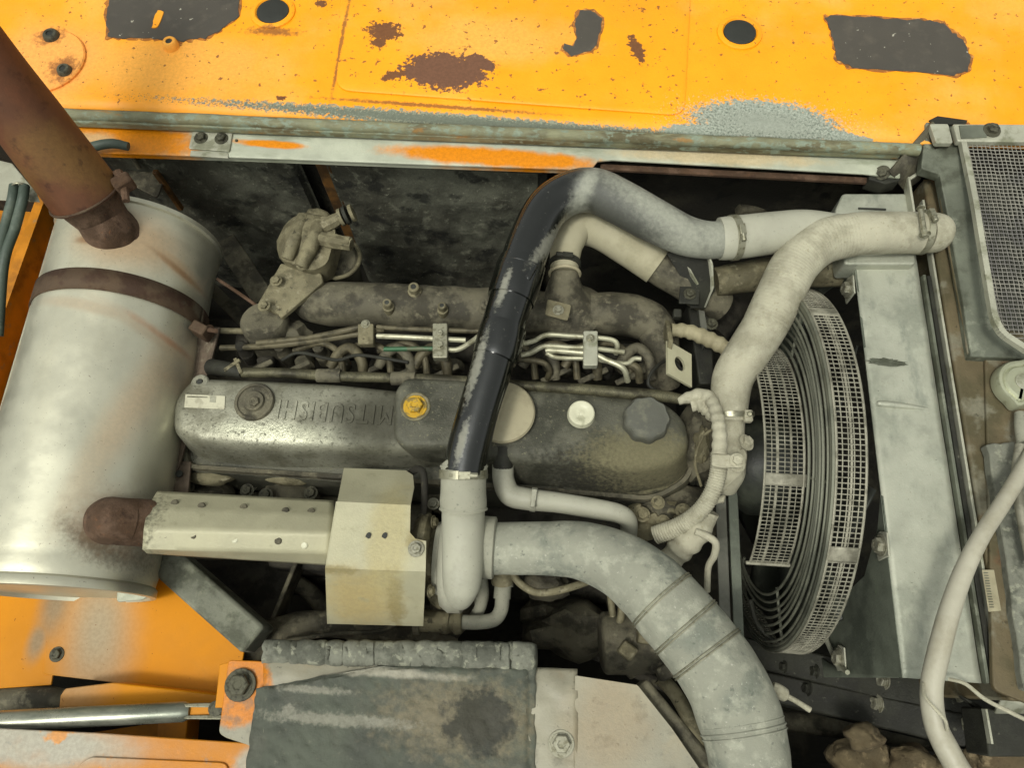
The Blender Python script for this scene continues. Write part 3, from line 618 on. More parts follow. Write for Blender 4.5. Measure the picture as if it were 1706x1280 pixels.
# hoses at far left
for i, (du, lab) in enumerate(((0, 'left grey green hose hanging by the brown exhaust pipe at the picture edge'), (17, 'right grey green hose hanging by the brown exhaust pipe at the picture edge'))):
    h = obj('coolant_hose', tube([(24 + du, 310, .03, 8), (20 + du, 335, .03, 8), (8 + du, 380, .0, 8), (-4 + du * .6, 440, -.04, 8), (-20 + du, 560, -.08, 8)], 16), m_greyhose)
    tag(h, lab, 'hose', 'hoses at the left edge')
hb = thing('hose_clip_plate', 'small pale metal plate holding the two hoses at the left edge', 'bracket', P(30, 300, .0))
obj('plate', prism(pp([(-20, 262), (20, 272), (60, 320), (66, 336), (-20, 332)], .01), .003), m_edge, hb, bevel=.001)
obj('clip', ring(P(34, 312, .03), (.2, -1, 0), .012, .002, 24, 6), m_clip, hb)
lh = obj('looped_hose', tube([(118, 262, .05, 7), (150, 246, .09, 8), (185, 239, .095, 8), (214, 244, .09, 7)], 14), m_greyhose)
tag(lh, 'short grey hose loop by the deck edge above the muffler', 'hose')
lh2 = obj('thin_pipe', tube([(208, 252, .02, 4), (222, 265, .02, 4), (232, 280, .0, 4)], 10), m_cast)
tag(lh2, 'thin curved pipe in the dark gap above the muffler', 'pipe')
dk = thing('corner_bracket', 'dark curved bracket in the gap above the muffler', 'bracket', P(230, 280, -.1))
obj('plate', prism(rounded(pp([(205, 262), (255, 262), (272, 300), (262, 330), (215, 305)], -.02), .01), .004), m_cast, dk, bevel=.001)
for k, (p0, p1) in enumerate((((375, 400, -.2), (440, 500, -.2)), ((340, 468, -.2), (430, 560, -.2)))):
    g_ = obj('tie_bar', bar(P(*p0), P(*p1), .045 - k * .02, .01), m_cast, bevel=.002)
    tag(g_, ['wide dusty bar running down behind the right edge of the muffler', 'narrow dusty bar below the fuel filter bracket'][k], 'bar')
rod = obj('thin_rod', tube([(362, 465, -.05, 3), (400, 490, -.05, 3), (434, 514, -.05, 3)], 8), m_rust)
tag(rod, 'thin rusty rod between muffler and fuel filter bracket', 'rod')

# ================================================================ engine
eng = thing('diesel_engine', 'six cylinder diesel engine with long grimy aluminium valve cover in the middle of the bay', 'engine', (-.1, -.08, -.7))
# block and head
obj('block', merge(box((-.13, -.10, -.46), (.84, .26, .52)), box((-.13, -.26, -.52), (.80, .1, .3))), m_block, eng, bevel=.01)
hd = rounded(pp([(300, 645), (700, 655), (1130, 690), (1172, 730), (1160, 800), (1095, 838), (860, 818), (560, 800), (292, 782)], -.06), .03)
obj('cylinder_head', loft(hd, [(-.006, -.30), (-.004, -.16), (0, -.13), (.0, -.1), (.004, -.085), (.03, -.078)]), m_cover_dark, eng, sharp=45)
for i, (u, v) in enumerate(((320, 800), (420, 806), (500, 812), (590, 815), (1010, 835), (1080, 846))):
    bolt(P(u, v, -.15), .010, eng, m=m_dbolt)
# exhaust manifold below the head
obj('exhaust_manifold', merge(*[lumpy(P(u, 828, -.16), (.05, .035, .04), k, .1) for k, u in enumerate((352, 490, 620, 750))], tube([(300, 850, -.19, 34), (500, 860, -.19, 38), (720, 880, -.19, 38)], 20, 8, lump=.06)), m_cast, eng)
for u, v in ((313, 812), (412, 818), (443, 825), (518, 822), (300, 795)):
    bolt(P(u, v, -.115), .0085, eng, m=m_dbolt if u != 300 else m_rust)
for u in (350, 478):
    obj('port_flange', lumpy(P(u, 797, -.10), (.038, .014, .014), u, .12), m_cast_light, eng)

# valve covers
vc = obj('valve_cover', loft(rounded(pp([(322, 630), (382, 632), (560, 640), (672, 652), (788, 652), (788, 748), (662, 756), (430, 752), (318, 742), (288, 722), (291, 668)], -.015), .02),
    [(-.010, -.085), (-.006, -.06), (-.002, -.035), (0, -.02), (.004, -.010), (.010, -.004), (.0185, -.0005)]), m_cover, eng, sharp=70, label='cleaner silvery left half of the valve cover')
vc2 = obj('valve_cover', loft(rounded(pp([(785, 640), (905, 642), (1000, 655), (1105, 668), (1142, 700), (1150, 745), (1128, 775), (1060, 790), (960, 780), (785, 768)], -.015), .03),
    [(-.020, -.095), (-.016, -.075), (-.004, -.045), (0, -.02), (.004, -.010), (.010, -.005), (.02, -.001), (.028, 0)]), m_cover_dark, eng, sharp=70, label='oily dark right half of the valve cover')
blk = obj('breather_block', loft(rounded(pp([(676, 628), (790, 634), (790, 748), (672, 748), (655, 728), (657, 650)], .008), .014),
    [(-.004, -.06), (0, -.01), (0, .002), (.003, .009), (.008, .0125), (.0125, .013)]), m_cover_dark, eng, sharp=70)
obj('gasket_ridge', loft(hd, [(.004, -.082), (.006, -.073), (.013, -.073), (.015, -.082)]), m_cast, eng)
# parts of the covers
def capdisc(u, v, z, rpx, m, parent, name, prof):
    p = P(u, v, z); r = mm(rpx, p); return obj(name, lathe(p, (0, 0, 1), [(a * r, b * r) for a, b in prof], 48), m, parent, sharp=40)
c1 = capdisc(425, 671, -.001, 33, m_cast, vc, 'filler_plug', [(-.1, 1), (.16, 1), (.22, .95), (.22, .84), (.14, .80), (.14, .55), (.3, .5), (.3, .1)])
bolt(P(425, 671, .007), .0085, vc, m=m_cast)
mname = 'MITSUBISHI'
cu = bpy.data.curves.new('lettering', 'FONT'); cu.body = mname; cu.size = .046; cu.extrude = .0010; cu.bevel_depth = .0005; cu.align_x = 'CENTER'; cu.align_y = 'CENTER'; cu.space_character = 1.18
to = bpy.data.objects.new('lettering', cu); COL.objects.link(to)
dg_ = bpy.context.evaluated_depsgraph_get(); me = bpy.data.meshes.new_from_object(to.evaluated_get(dg_)); bpy.data.objects.remove(to)
xs = [v.co.x for v in me.vertices]; ysx = [v.co.y for v in me.vertices]; wx = max(xs) - min(xs); hy = max(ysx) - min(ysx)
ca, cb_ = P(462, 684, 0), P(654, 688, 0); Wd = (cb_ - ca).length; cen = (ca + cb_) / 2; hgt = .034
lv = [Vector((cen.x - v.co.x * Wd / wx, cen.y - v.co.y * hgt / hy, v.co.z + .0004)) for v in me.vertices]
obj('embossed_lettering', (lv, [tuple(p.vertices) for p in me.polygons]), m_cover, vc, sharp=30)
sk = prism(rounded(pp([(309, 657), (375, 660), (374, 682), (307, 679)], .0012), .001), .001)
s_ = obj('label', sk, m_sticker, vc)
obj('label_field', prism(pp([(350, 659), (360, 660), (359, 671), (349, 670)], .0017), .0004), m_cover, s_)
obj('label_field', prism(pp([(312, 660), (346, 661), (345, 663), (312, 662)], .0017), .0004), m_cover, s_)
lg = obj('lifting_lug', lathe(P(333, 637, -.004), (0, .15, 1), [(-.02, .015), (.0, .015), (.002, .013), (.002, .006), (-.004, .005)], 24), m_cover, vc)
obj('lug_hole', lathe(P(333, 637, -.004), (0, 0, 1), [(-.002, .0055), (.0025, .0045)], 16), m_rubber_plug, lg)
y1 = capdisc(692, 678, .013, 25, m_cast_light, blk, 'sealing_washer', [(0, 1), (.08, 1), (.14, .92), (.08, .84), (.06, .3)])
bolt(P(692, 678, .0145), .0135, blk, m=m_yellow, name='yellow_bolt')
w1 = capdisc(968, 692, 0, 22, m_whitecap, vc2, 'white_cap', [(-.1, 1.06), (.1, 1.06), (.3, 1), (.55, .98), (.62, .9), (.6, .55), (.56, .5), (.56, .2), (.6, .12)])
# lobed oil cap
p = P(1075, 703, 0); r = mm(38, p); V = []
V = []; Fc = []; K = 72; lp_ = [(1, -.01), (1, .014), (.97, .019), (.90, .022), (.80, .0215), (.72, .0222), (.3, .0222), (.05, .0222)]
for f_, z in lp_:
    for k in range(K):
        a = 2 * math.pi * k / K; q_ = r * f_ * (1 + (.035 * math.cos(a * 9) if f_ > .85 else 0)); V.append(Vector((p.x + q_ * math.cos(a), p.y + q_ * math.sin(a), z)))
for i in range(len(lp_) - 1):
    for k in range(K): a = i * K + k; b = i * K + (k + 1) % K; Fc.append((a, b, b + K, a + K))
Fc.append(tuple((len(lp_) - 1) * K + k for k in range(K)))
obj('oil_filler_cap', (V, Fc), mat('dusty black oil cap', '#5b5c55', .6, 0, [L('#7a7a6c', 30, .48, .64, .7)], mott=.12, bump=.3), vc2, sharp=50)
# breather diaphragm
p = P(838, 691, .004)
bd = obj('breather_disc', lathe(p, (0, 0, 1), [(-.03, .044), (.006, .051), (.012, .0525), (.016, .050), (.018, .043), (.0185, .01)], 56), m_tan, eng)
obj('breather_neck', tube([(838, 742, -.012, 16), (838, 762, -.02, 17), (838, 785, -.03, 17)], 20), m_dark, eng)
# intake manifold
obj('intake_manifold', tube([(508, 500, -.06, 20), (525, 505, -.055, 34), (600, 508, -.05, 38), (720, 514, -.05, 38), (850, 520, -.05, 38), (960, 524, -.05, 36), (1040, 524, -.05, 36), (1085, 540, -.055, 34), (1102, 580, -.07, 30), (1106, 640, -.12, 28)], 36, 10, lump=.05), m_cast, eng, sharp=60)
obj('intake_inlet', tube([(941, 450, .026, 23), (941, 464, .018, 25), (941, 485, -.004, 33), (944, 505, -.03, 46), (950, 522, -.055, 60)], 32, 8), m_cast, eng)
for u, v, s in ((690, 482, 9), (646, 508, 7.5), (737, 513, 7)):
    p = P(u, v, -.002); q = mm(s, p)
    sdz = obj('threaded_stud', lathe(p - Vector((0, 0, .012)), (0, 0, 1), [(-.02, q * 1.35), (.006, q * 1.3), (.008, q), (.020, q), (.022, q * .8), (.022, q * .55), (.014, q * .5)], 20), m_cast_light, eng)
    obj('stud_bore', lathe(p + Vector((0, 0, .006)), (0, 0, 1), [(0, q * .5), (.0035, q * .5)], 14), m_rubber_plug, sdz)
bolt(P(812, 510, -.012), .013, eng, m=m_cast)
mb = obj('manifold_bracket', prism(rounded(pp([(912, 498), (952, 508), (946, 534), (908, 524)], .022), .004), .004), m_cast_light, eng, bevel=.001)
bolt(P(930, 517, .022), .0065, eng, m=m_bolt)
# runners, injectors and humps between manifold and cover
for k in range(11):
    u = 420 + k * 62; v = 598 + k * 1.5
    if 770 < u < 860: continue
    obj('injector_body', merge(lathe(P(u, v, -.10), (0, 0, 1), [(0, .014), (.03, .014), (.034, .011), (.06, .010), (.064, .006)], 16), lumpy(P(u + 26, v + 6, -.09), (.018, .016, .022), k, .15, 2, 2)), m_cast if k % 3 else m_block, eng)
    obj('rocker_arm_clip', bar(P(u - 14, v + 26, -.04), P(u + 34, v + 4, -.045), .010, .006), m_cast, eng, bevel=.002)
for k, u in enumerate((560, 640, 700, 880, 950, 1040)):
    obj('leak_off_pipe', tube([(u - 70, 585, -.05, 5), (u - 25, 572, -.03, 5), (u + 5, 590, -.03, 5.5), (u + 12, 632, -.05, 6)], 10), m_dirtpipe, eng)
    obj('hose_loop', tube([(u - 10, 612, -.04, 8), (u + 4, 590, -.03, 9), (u + 24, 580, -.03, 9), (u + 42, 600, -.03, 9), (u + 46, 632, -.05, 8)], 12), m_cast if k % 2 else m_dirtpipe, eng)
obj('side_gallery', tube([(400, 575, -.11, 22), (760, 582, -.11, 24), (1090, 600, -.11, 24)], 16, lump=.12), m_block, eng)
# injector pipes
def ip(l, m=m_steelpipe, r=4.3): return obj('injector_pipe', tube([(*a, r) for a in l], 10, 8), m, eng)
ip([(428, 572, -.03), (520, 562, -.02), (600, 545, -.01), (612, 540, -.01)], m_dirtpipe, 5)
ip([(368, 580, -.05), (470, 575, -.03), (590, 558, -.02), (640, 548, -.01)], m_dirtpipe, 5)
ip([(628, 545, -.005), (680, 548, -.002), (733, 550, 0), (800, 552, 0)], m_dirtpipe, 4.2)
ip([(628, 560, -.005), (680, 562, -.002), (733, 565, 0), (776, 567, 0)], m_steelpipe, 4.6)
ip([(640, 582, -.02), (700, 581, -.012), (733, 581, -.008)], m_braidgreen, 4)
ip([(733, 580, -.002), (760, 583, 0), (785, 570, .0), (812, 548, 0)], m_steelpipe, 4.4)
ip([(872, 573, 0), (890, 568, 0), (912, 558, 0), (950, 560, 0), (984, 562, .0), (1018, 566, 0), (1028, 574, -.004), (1026, 590, -.02)])
ip([(868, 592, 0), (885, 588, 0), (908, 577, 0), (950, 579, 0), (984, 580, .0), (1040, 587, -.005)])
ip([(909, 585, -.003), (920, 584, -.002), (984, 590, .001), (1010, 600, .002), (1038, 614, .0), (1046, 636, -.02)], m_steelpipe, 5)
ip([(910, 588, -.006), (930, 596, -.008), (984, 598, -.006), (1040, 606, -.01), (1056, 598, -.01), (1068, 598, -.01)], m_steelpipe, 4)
ip([(860, 598, -.01), (900, 603, -.01), (915, 615, -.02), (912, 632, -.04)], m_dirtpipe, 5)
ip([(1046, 605, -.02), (1062, 615, -.02), (1066, 636, -.04)], m_dirtpipe, 7)
for (u, v, w_, h, m_, z) in ((733, 567, 25, 58, m_clip, .008), (984, 580, 24, 58, m_edge, .008), (609, 556, 26, 34, m_cast_light, .0)):
    cl = obj('pipe_clamp', prism(rounded(pp([(u - w_ / 2, v - h / 2), (u + w_ / 2, v - h / 2), (u + w_ / 2, v + h / 2), (u - w_ / 2, v + h / 2)], z + .004), .003), .016), m_, eng, bevel=.0015)
    if w_ == 25: bolt(P(u, v - 11, z + .004), .006, eng, m=m_clip); bolt(P(u, v + 8, z + .004), .006, eng, m=m_clip)
    else: bolt(P(u, v - 16, z + .004), .0055, eng, m=m_clip)
# front of engine: castings at the right end, drive housing
obj('front_housing', merge(lumpy(P(1165, 740, -.09), (.045, .06, .06), 4, .2, 2), lumpy(P(1120, 850, -.14), (.07, .05, .06), 8, .2, 2), box(P(1150, 800, -.30), (.06, .24, .3))), m_cast, eng, sharp=60)
obj('lifting_eye', merge(lumpy(P(1168, 742, -.03), (.012, .03, .03), 11, .2, 2)), m_cast_light, eng)
for k, (u, v) in enumerate(((1178, 748), (1070, 858), (1096, 838), (1138, 852), (1105, 870))):
    bolt(P(u, v, -.07), .008 + .001 * (k % 2), eng, m=m_cast_light)
obj('front_bosses', merge(*[lumpy(P(u, v, -.10), (.018, .016, .02), u, .2, 2, 2) for u, v in ((1060, 855), (1085, 868), (1110, 848), (1135, 872), (1075, 885))]), m_cast_light, eng)
# lower side clutter: brackets, castings
obj('side_casting', merge(lumpy(P(760, 960, -.20), (.05, .09, .1), 2, .15), lumpy(P(910, 975, -.2), (.04, .03, .04), 3, .15), lumpy(P(1080, 1010, -.28), (.08, .06, .1), 21, .15), lumpy(P(950, 1050, -.38), (.1, .06, .1), 14, .2)), m_cast, eng)
obj('oil_cooler', merge(box(P(900, 905, -.28), (.34, .10, .2)), box(P(600, 930, -.34), (.3, .08, .2))), m_block, eng, bevel=.01)
obj('alternator', merge(lathe(P(1050, 1070, -.16), (1, .1, 0), [(-.05, .04), (-.045, .05), (0, .052), (.045, .05), (.05, .04), (.06, .02)], 32), box(P(1105, 1085, -.15), (.05, .07, .05)), box(P(1120, 1010, -.17), (.04, .05, .05))), m_cast, eng, bevel=.004)
for u, v in ((1045, 1085), (1075, 1062), (1120, 1090), (1108, 1120)):
    obj('alternator_lug', box(P(u, v, -.10), (.026, .022, .03), Matrix.Rotation(R_(u), 3, 'Z')), m_cast_light if u % 2 else m_cast, eng, bevel=.004)

# braided hose behind the cover
bh = thing('braided_hose', 'thin steel braided hose lying along the far edge of the valve cover', 'hose', P(700, 630, -.02))
obj('sleeve', tube([(404, 621, -.005, 8.5), (480, 622, -.003, 8.5), (560, 627, -.002, 8.5), (660, 630, -.002, 8.5), (760, 634, .0, 8.5), (860, 642, .0, 8.5), (960, 648, .002, 9), (1040, 655, .002, 10), (1100, 660, .0, 10), (1150, 668, -.003, 8)], 16, 10, lump=.05), m_braid, bh)
for u, v in ((548, 626), (672, 631)):
    obj('hose_joint', tube([(u - 20, v, -.001, 11), (u - 14, v, -.001, 11.5), (u + 14, v, -.001, 11.5), (u + 20, v, -.001, 11)], 16, 3), m_cast, bh)
obj('elbow_end', tube([(352, 612, -.03, 14), (380, 615, -.01, 12), (404, 621, -.005, 9)], 16), m_dark, bh)
obj('clip_end', merge(bar(P(374, 618, .0), P(400, 600, .004), .006, .006), bar(P(392, 598, .0), P(402, 622, .004), .006, .006)), m_cast_light, bh, bevel=.001)

# fuel filter head
ff = thing('fuel_filter_head', 'dusty beige cast filter head with two brass unions standing beyond the manifold', 'filter', P(520, 430, -.1))
obj('mount_plate', prism(rounded(ppz([(468, 438, -.01), (535, 455, -.005), (538, 470, -.005), (468, 530, -.02), (462, 522, -.02), (428, 508, -.02)]), .004), .012), m_cast_light, ff, bevel=.002)
obj('housing', merge(lumpy(P(512, 402, -.02), (.052, .060, .045), 4, .07, 1.2), prism(rounded(pp([(472, 395), (500, 362), (548, 360), (560, 385), (545, 440), (520, 452), (466, 432)], .010), .012), .05), lumpy(P(530, 368, -.02), (.028, .018, .03), 6, .1)), m_cast_light, ff, sharp=60)
for k, (a, b, r1) in enumerate((((502, 445), (533, 372), 11), ((478, 432), (505, 362), 10))):
    obj('cast_rib', tube([(a[0], a[1], .012, r1), ((a[0] + b[0]) / 2, (a[1] + b[1]) / 2, .022, r1 + 2), (b[0], b[1], .012, r1)], 16, 6, lump=.1), m_cast_light, ff)
obj('union', tube([(538, 378, .012, 12), (556, 369, .016, 12), (566, 363, .018, 10)], 8, 3), m_cast_light, ff)
for t_, rr in ((0, 15), (8, 16), (18, 15)):
    obj('union_ring', tube([(566 + t_, 363 - t_ * .4, .018, rr), (571 + t_, 361 - t_ * .4, .019, rr)], 12, 2), m_cast_light if t_ != 8 else m_dark, ff)
obj('union', tube([(535, 398, .018, 12), (556, 402, .02, 13), (572, 405, .02, 12), (586, 408, .02, 11)], 8, 3), m_cast_light, ff)
obj('union_nut', lathe(P(577, 405, .02), (1, -.1, .1), [(-.008, .0135), (.008, .0135), (.010, .010)], 6), m_cast_light, ff)
c = P(560, 432, -.06)
obj('filter_bowl', lathe(c, (.05, 0, 1), [(-.14, .034), (-.01, .040), (0, .040), (.004, .036), (.004, .01)], 40), m_cast, ff)
obj('bowl_ring', ring(P(560, 430, -.05), (.05, .05, 1), .044, .004, 48, 8), m_cast_light, ff)
for u, v in ((460, 468), (487, 396), (504, 442), (495, 390), (440, 510)):
    bolt(P(u, v, .008 if v < 450 else -.002), .0075, ff, m=m_cast_light)
cn = obj('filter_canister', merge(lathe(P(438, 530, -.03), (0, -.25, -1), [(0, .02), (.0, .038), (.006, .042), (.1, .042)], 36), lumpy(P(480, 560, -.08), (.04, .03, .03), 5, .15)), m_cast)
tag(cn, 'dark brown canister below the filter bracket beside the muffler', 'filter')
tp = obj('dark_tube', tube([(300, 548, -.04, 5), (360, 551, -.04, 5), (430, 552, -.05, 5)], 10), m_cast_light)
tag(tp, 'thin straight pale pipe between muffler and dark canister', 'pipe')

# ================================================================ heat shields
s1 = thing('manifold_heat_shield', 'long pale heat shield strip with small holes, joining the muffler side to the box shield', 'heat shield', P(400, 880, -.05))
def sh1(a, b):
    tl = [(262, 820), (246, 848), (240, 882), (238, 914), (246, 921)]; rt = [(556, 836), (556, 862), (554, 890), (552, 920), (549, 941)]
    zs = [.03, .062, .078, .066, .03]; x = b * 4; i = min(3, int(x)); t = x - i
    la = [tl[i][k] + (tl[i + 1][k] - tl[i][k]) * t for k in (0, 1)]; ra = [rt[i][k] + (rt[i + 1][k] - rt[i][k]) * t for k in (0, 1)]
    z = zs[i] + (zs[i + 1] - zs[i]) * t; zz = z - .045 * a
    return P(la[0] + (ra[0] - la[0]) * a, la[1] + (ra[1] - la[1]) * a, zz)
obj('sheet', grid(sh1, 30, 24), m_shield, s1, solid=.002, sharp=60, bevel=0)
for u, v, br in ((335, 843, 0), (405, 845, 0), (475, 851, 0), (518, 852, 0), (322, 892, 0), (391, 900, 1), (463, 901, 0), (507, 909, 1), (290, 838, 0), (275, 892, 0)):
    t = (v - 820) / 118; z = {0: -.012}.get(0)
    a_ = (u - 242) / 311; t_, b_ = 820 + 16 * a_, 921 + 20 * a_
    q_ = sh1(min(1, max(0, a_)), min(1, max(0, (v - t_) / (b_ - t_))))
    p = P(u, v, q_.z + .005); rr = mm(5 if br else 5.5, p)
    obj('rivet', lathe(p, (0, .3 if v < 855 else -.1, 1), [(-.006, rr * 1.25), (-.0005, rr * 1.2), (.0012, rr * .9), (.001, rr * .4)], 14), m_whitecap if br else m_cast, s1)
s2 = thing('turbo_heat_shield', 'folded white and yellowed box heat shield with two small holes and one hex bolt', 'heat shield', P(620, 900, -.05))
W = [(573, 780, -.012), (676, 784, -.012), (688, 792, -.004), (690, 812, .018), (684, 842, .055), (562, 836, .055), (683, 888, .056), (692, 898, .056), (710, 902, .056), (709, 953, .056), (544, 947, .056), (705, 1044, -.04), (547, 1040, -.04)]
Wv = ppz(W)
obj('upper_face', (Wv, [(0, 5, 4, 3, 2, 1), (5, 10, 9, 8, 7, 6, 4), (10, 12, 11, 9)]), m_shield, s2, solid=.0022, sharp=0)
obj('side_flange', (ppz([(562, 836, .055), (544, 947, .056), (547, 1040, -.04), (549, 1040, -.06), (546, 947, -.0), (564, 836, .0)]), [(0, 1, 4, 5), (1, 2, 3, 4)]), m_shield, s2, solid=.002, sharp=0)
for u, v in ((614, 893), (641, 893)):
    hp = P(u, v, .0565)
    obj('pierced_hole', prism([hp + Vector((math.cos(k * .7) * .0036 * (1 + .3 * (k % 2)), math.sin(k * .7) * .004 * (1 + .3 * (k % 3) / 2), .0012)) for k in range(9)], .001), m_rubber_plug, s2)
bolt(P(693, 915, .058), .0082, s2, m=m_bolt)

# ================================================================ turbo and pipes around it
tu = thing('turbocharger', 'pale dusty turbocharger housing with rounded outlet pipe right of the box heat shield', 'turbocharger', P(770, 940, -.15))
obj('outlet_neck', tube([(772, 846, .04, 36), (771, 900, .045, 35), (770, 960, .035, 33), (768, 985, .02, 28), (768, 1003, -.002, 16), (768, 1008, -.012, 4)], 36, 8, lump=.02), m_white_hose, tu)
obj('volute', merge(lathe(P(752, 930, -.045), (1, .02, 0), [(-.018, .05), (-.012, .075), (0, .084), (.02, .084), (.03, .07), (.035, .05)], 56), lathe(P(740, 930, -.045), (1, 0, 0), [(-.012, .03), (-.012, .055), (.0, .06)], 40)), m_white_hose, tu, sharp=50)
obj('centre_housing', merge(lumpy(P(708, 930, -.05), (.04, .055, .055), 9, .15), lathe(P(712, 920, -.03), (1, 0, 0), [(-.02, .05), (-.01, .06), (0, .06), (.006, .05)], 32)), m_cast_light, tu)
for u, v in ((702, 884), (708, 900), (722, 870), (716, 985)):
    bolt(P(u, v, -.0), .007, tu, ax=(1, 0, .3), m=m_cast_light)
bolt(P(722, 840, -.05), .007, tu, m=m_bolt)
obj('inlet_collar', lathe(P(808, 912, .0), (1, .0, 0), [(-.02, .038), (-.008, .044), (-.004, .047), (.014, .047), (.016, .044)], 40), m_pale, tu)
for k in range(7):
    obj('clamp_tooth', bar(P(803, 898 + k * 9, .040 - .0012 * k * k), P(813, 898 + k * 9, .040 - .0012 * k * k), .0035, .003), m_cast_light, tu)
obj('base_flange', merge(lathe(P(742, 985, -.06), (0, -.3, 1), [(-.01, .03), (0, .03), (.004, .026)], 32)), m_cast_light, tu)
oil = thing('oil_feed_pipe', 'thin dark pipe bending over the corner of the box heat shield', 'pipe', P(705, 840, -.02))
obj('pipe', tube([(684, 788, -.03, 6), (697, 782, .0, 6), (706, 792, .01, 6), (707, 830, .005, 6), (704, 862, -.01, 6), (697, 885, -.03, 7)], 12), m_block, oil)
obj('nut', tube([(704, 855, -.008, 9), (702, 868, -.012, 9)], 6, 2), m_cast, oil)

ch = thing('charge_air_pipe', 'shiny black curved charge pipe with dust arching over the engine', 'pipe', P(850, 500, .0))
cp = [(772, 790, .075, 35), (780, 750, .08, 35.5), (796, 690, .088, 35), (817, 620, .095, 35), (836, 550, .10, 36), (858, 480, .105, 37), (880, 410, .105, 37), (910, 350, .105, 36), (950, 322, .105, 36), (990, 318, .105, 37), (1035, 338, .10, 37), (1090, 368, .095, 36), (1140, 392, .09, 33), (1180, 400, .085, 31), (1212, 398, .08, 31)]
obj('pipe', tube(cp, 48, 10), m_blackpipe, ch)
for pts in ([(851, 500, .104, 40), (856, 484, .105, 41), (866, 452, .106, 41), (870, 440, .106, 40)], [(824, 598, .098, 37.5), (828, 586, .099, 39), (836, 556, .10, 39), (839, 546, .10, 38)]):
    obj('pipe_sleeve', tube(pts, 48, 3, lump=.02), m_blackpipe, ch)
obj('weld_bracket', box(P(881, 452, .135), (.018, .034, .010), Matrix.Rotation(R_(-22), 3, 'Z')), m_blackpipe, ch, bevel=.004)
sb_ = obj('bracket_strap', ring(P(866, 452, .106), (P(870, 440, .106) - P(856, 484, .105)), .0375, .0022, 48, 6), m_blackpipe, ch)
sl = thing('silicone_coupling', 'pale dusty rubber coupling with steel band between black pipe and turbocharger', 'hose coupling', P(772, 815, .03))
obj('sleeve', tube([(773, 776, .07, 38), (773, 782, .07, 39), (772, 800, .065, 38), (772, 820, .06, 38), (772, 836, .055, 39), (772, 850, .05, 38)], 40, 6, lump=.02), m_pale, sl)
clampband(P(772, 790, .068), P(773, 776, .07) - P(772, 850, .05), mm(39, P(772, 790, .068)), .013, sl, lug=(.15, -.35, 1))
obj('lip', ring(P(773, 777, .07), P(773, 776, .07) - P(772, 850, .05), mm(38, P(772, 780, .07)), .0022, 48, 8), m_pale, sl)
obj('lip', ring(P(772, 848, .05), P(773, 776, .07) - P(772, 850, .05), mm(38, P(772, 848, .05)), .0025, 48, 8), m_pale, sl)

# hose right of the black pipe, towards the radiator pack
ih = thing('intercooler_hose', 'pale smooth hose with steel clamp continuing from the end of the black pipe', 'hose', P(1290, 390, .0))
obj('hose', tube([(1198, 398, .08, 35), (1212, 397, .08, 36), (1240, 394, .078, 36), (1290, 388, .075, 35), (1340, 384, .07, 34), (1400, 392, .06, 34), (1460, 400, .04, 34)], 40, 8), m_white_hose, ih)
clampband(P(1222, 396, .08), P(1240, 394, .078) - P(1200, 398, .08), mm(36.5, P(1222, 396, .08)), .011, ih, lug=(0, -.25, 1))
lhh = obj('lower_hose', tube([(1190, 470, -.01, 24), (1240, 462, -.01, 26), (1320, 452, -.02, 28), (1400, 450, -.03, 28)], 28, lump=.03), m_cast_light)
tag(lhh, 'shaded olive hose behind the cream hose, left of the fan guard top', 'hose')
wh = thing('intake_elbow_hose', 'beige elbow hose with clamp running behind the arch of the black pipe', 'hose', P(1000, 410, -.05))
obj('hose', tube([(940, 455, .028, 23), (941, 430, .03, 25), (946, 402, .032, 28), (962, 378, .03, 31), (1000, 382, .02, 33), (1050, 412, .01, 33), (1096, 444, .0, 32)], 36, 10), m_cream if False else mat('beige smooth hose', '#b8b39b', .75, 0, [L('#a09b82', 16, .46, .64, .6)], mott=.07, bump=.15), wh)
clampband(P(941, 440, .03), P(941, 455, .03) - P(942, 425, .03), mm(25, P(941, 440, .03)), .010, wh, m=m_dark, lug=(.1, -.8, .8))
obj('hose_ring', ring(P(941, 456, .028), P(941, 455, .03) - P(942, 425, .03), mm(25, P(941, 456, .03)), .003, 36, 8), m_tan, wh)
dp = obj('dark_intake_pipe', tube([(1084, 438, .0, 28), (1120, 460, -.01, 28), (1160, 484, -.03, 28), (1200, 510, -.06, 28)], 32, lump=.04), m_cast)
tag(dp, 'dark dusty pipe end pushed into the beige elbow hose', 'pipe')
pb = thing('pipe_support_bracket', 'black steel bracket with bolt plate holding the dusty end of the black pipe', 'bracket', P(1165, 470, -.1))
obj('upright', (ppz([(1110, 420, .05), (1182, 420, .06), (1192, 480, .0), (1172, 512, -.02), (1150, 512, -.02), (1140, 470, .0)]), [(0, 1, 2, 3, 4, 5)]), m_dark, pb, solid=.005, bevel=.001)
obj('edge_web', (ppz([(1180, 418, .075), (1188, 440, .07), (1190, 478, .02), (1176, 512, -.01), (1172, 512, -.06), (1182, 470, -.03), (1176, 430, .03)]), [(0, 1, 2, 3, 4, 5, 6)]), m_edge, pb, solid=.003)
obj('foot', prism(rounded(pp([(1133, 476), (1166, 478), (1165, 507), (1131, 505)], .004), .002), .004), m_dark, pb, bevel=.001)
bolt(P(1149, 490, .005), .0075, pb, m=m_dbolt)
obj('diagonal_web', bar(P(1142, 442, .03), P(1160, 474, .008), .003, .012), m_edge, pb)
obj('post', prism(pp([(1145, 505), (1185, 500), (1190, 640), (1165, 640)], -.06), .2), m_dark, pb, bevel=.003)
obj('slot_plate', prism(pp([(1163, 510), (1172, 508), (1180, 560), (1172, 580)], -.04), .01), m_bar, pb)
bolt(P(1185, 540, -.05), .008, pb, m=m_dbolt)
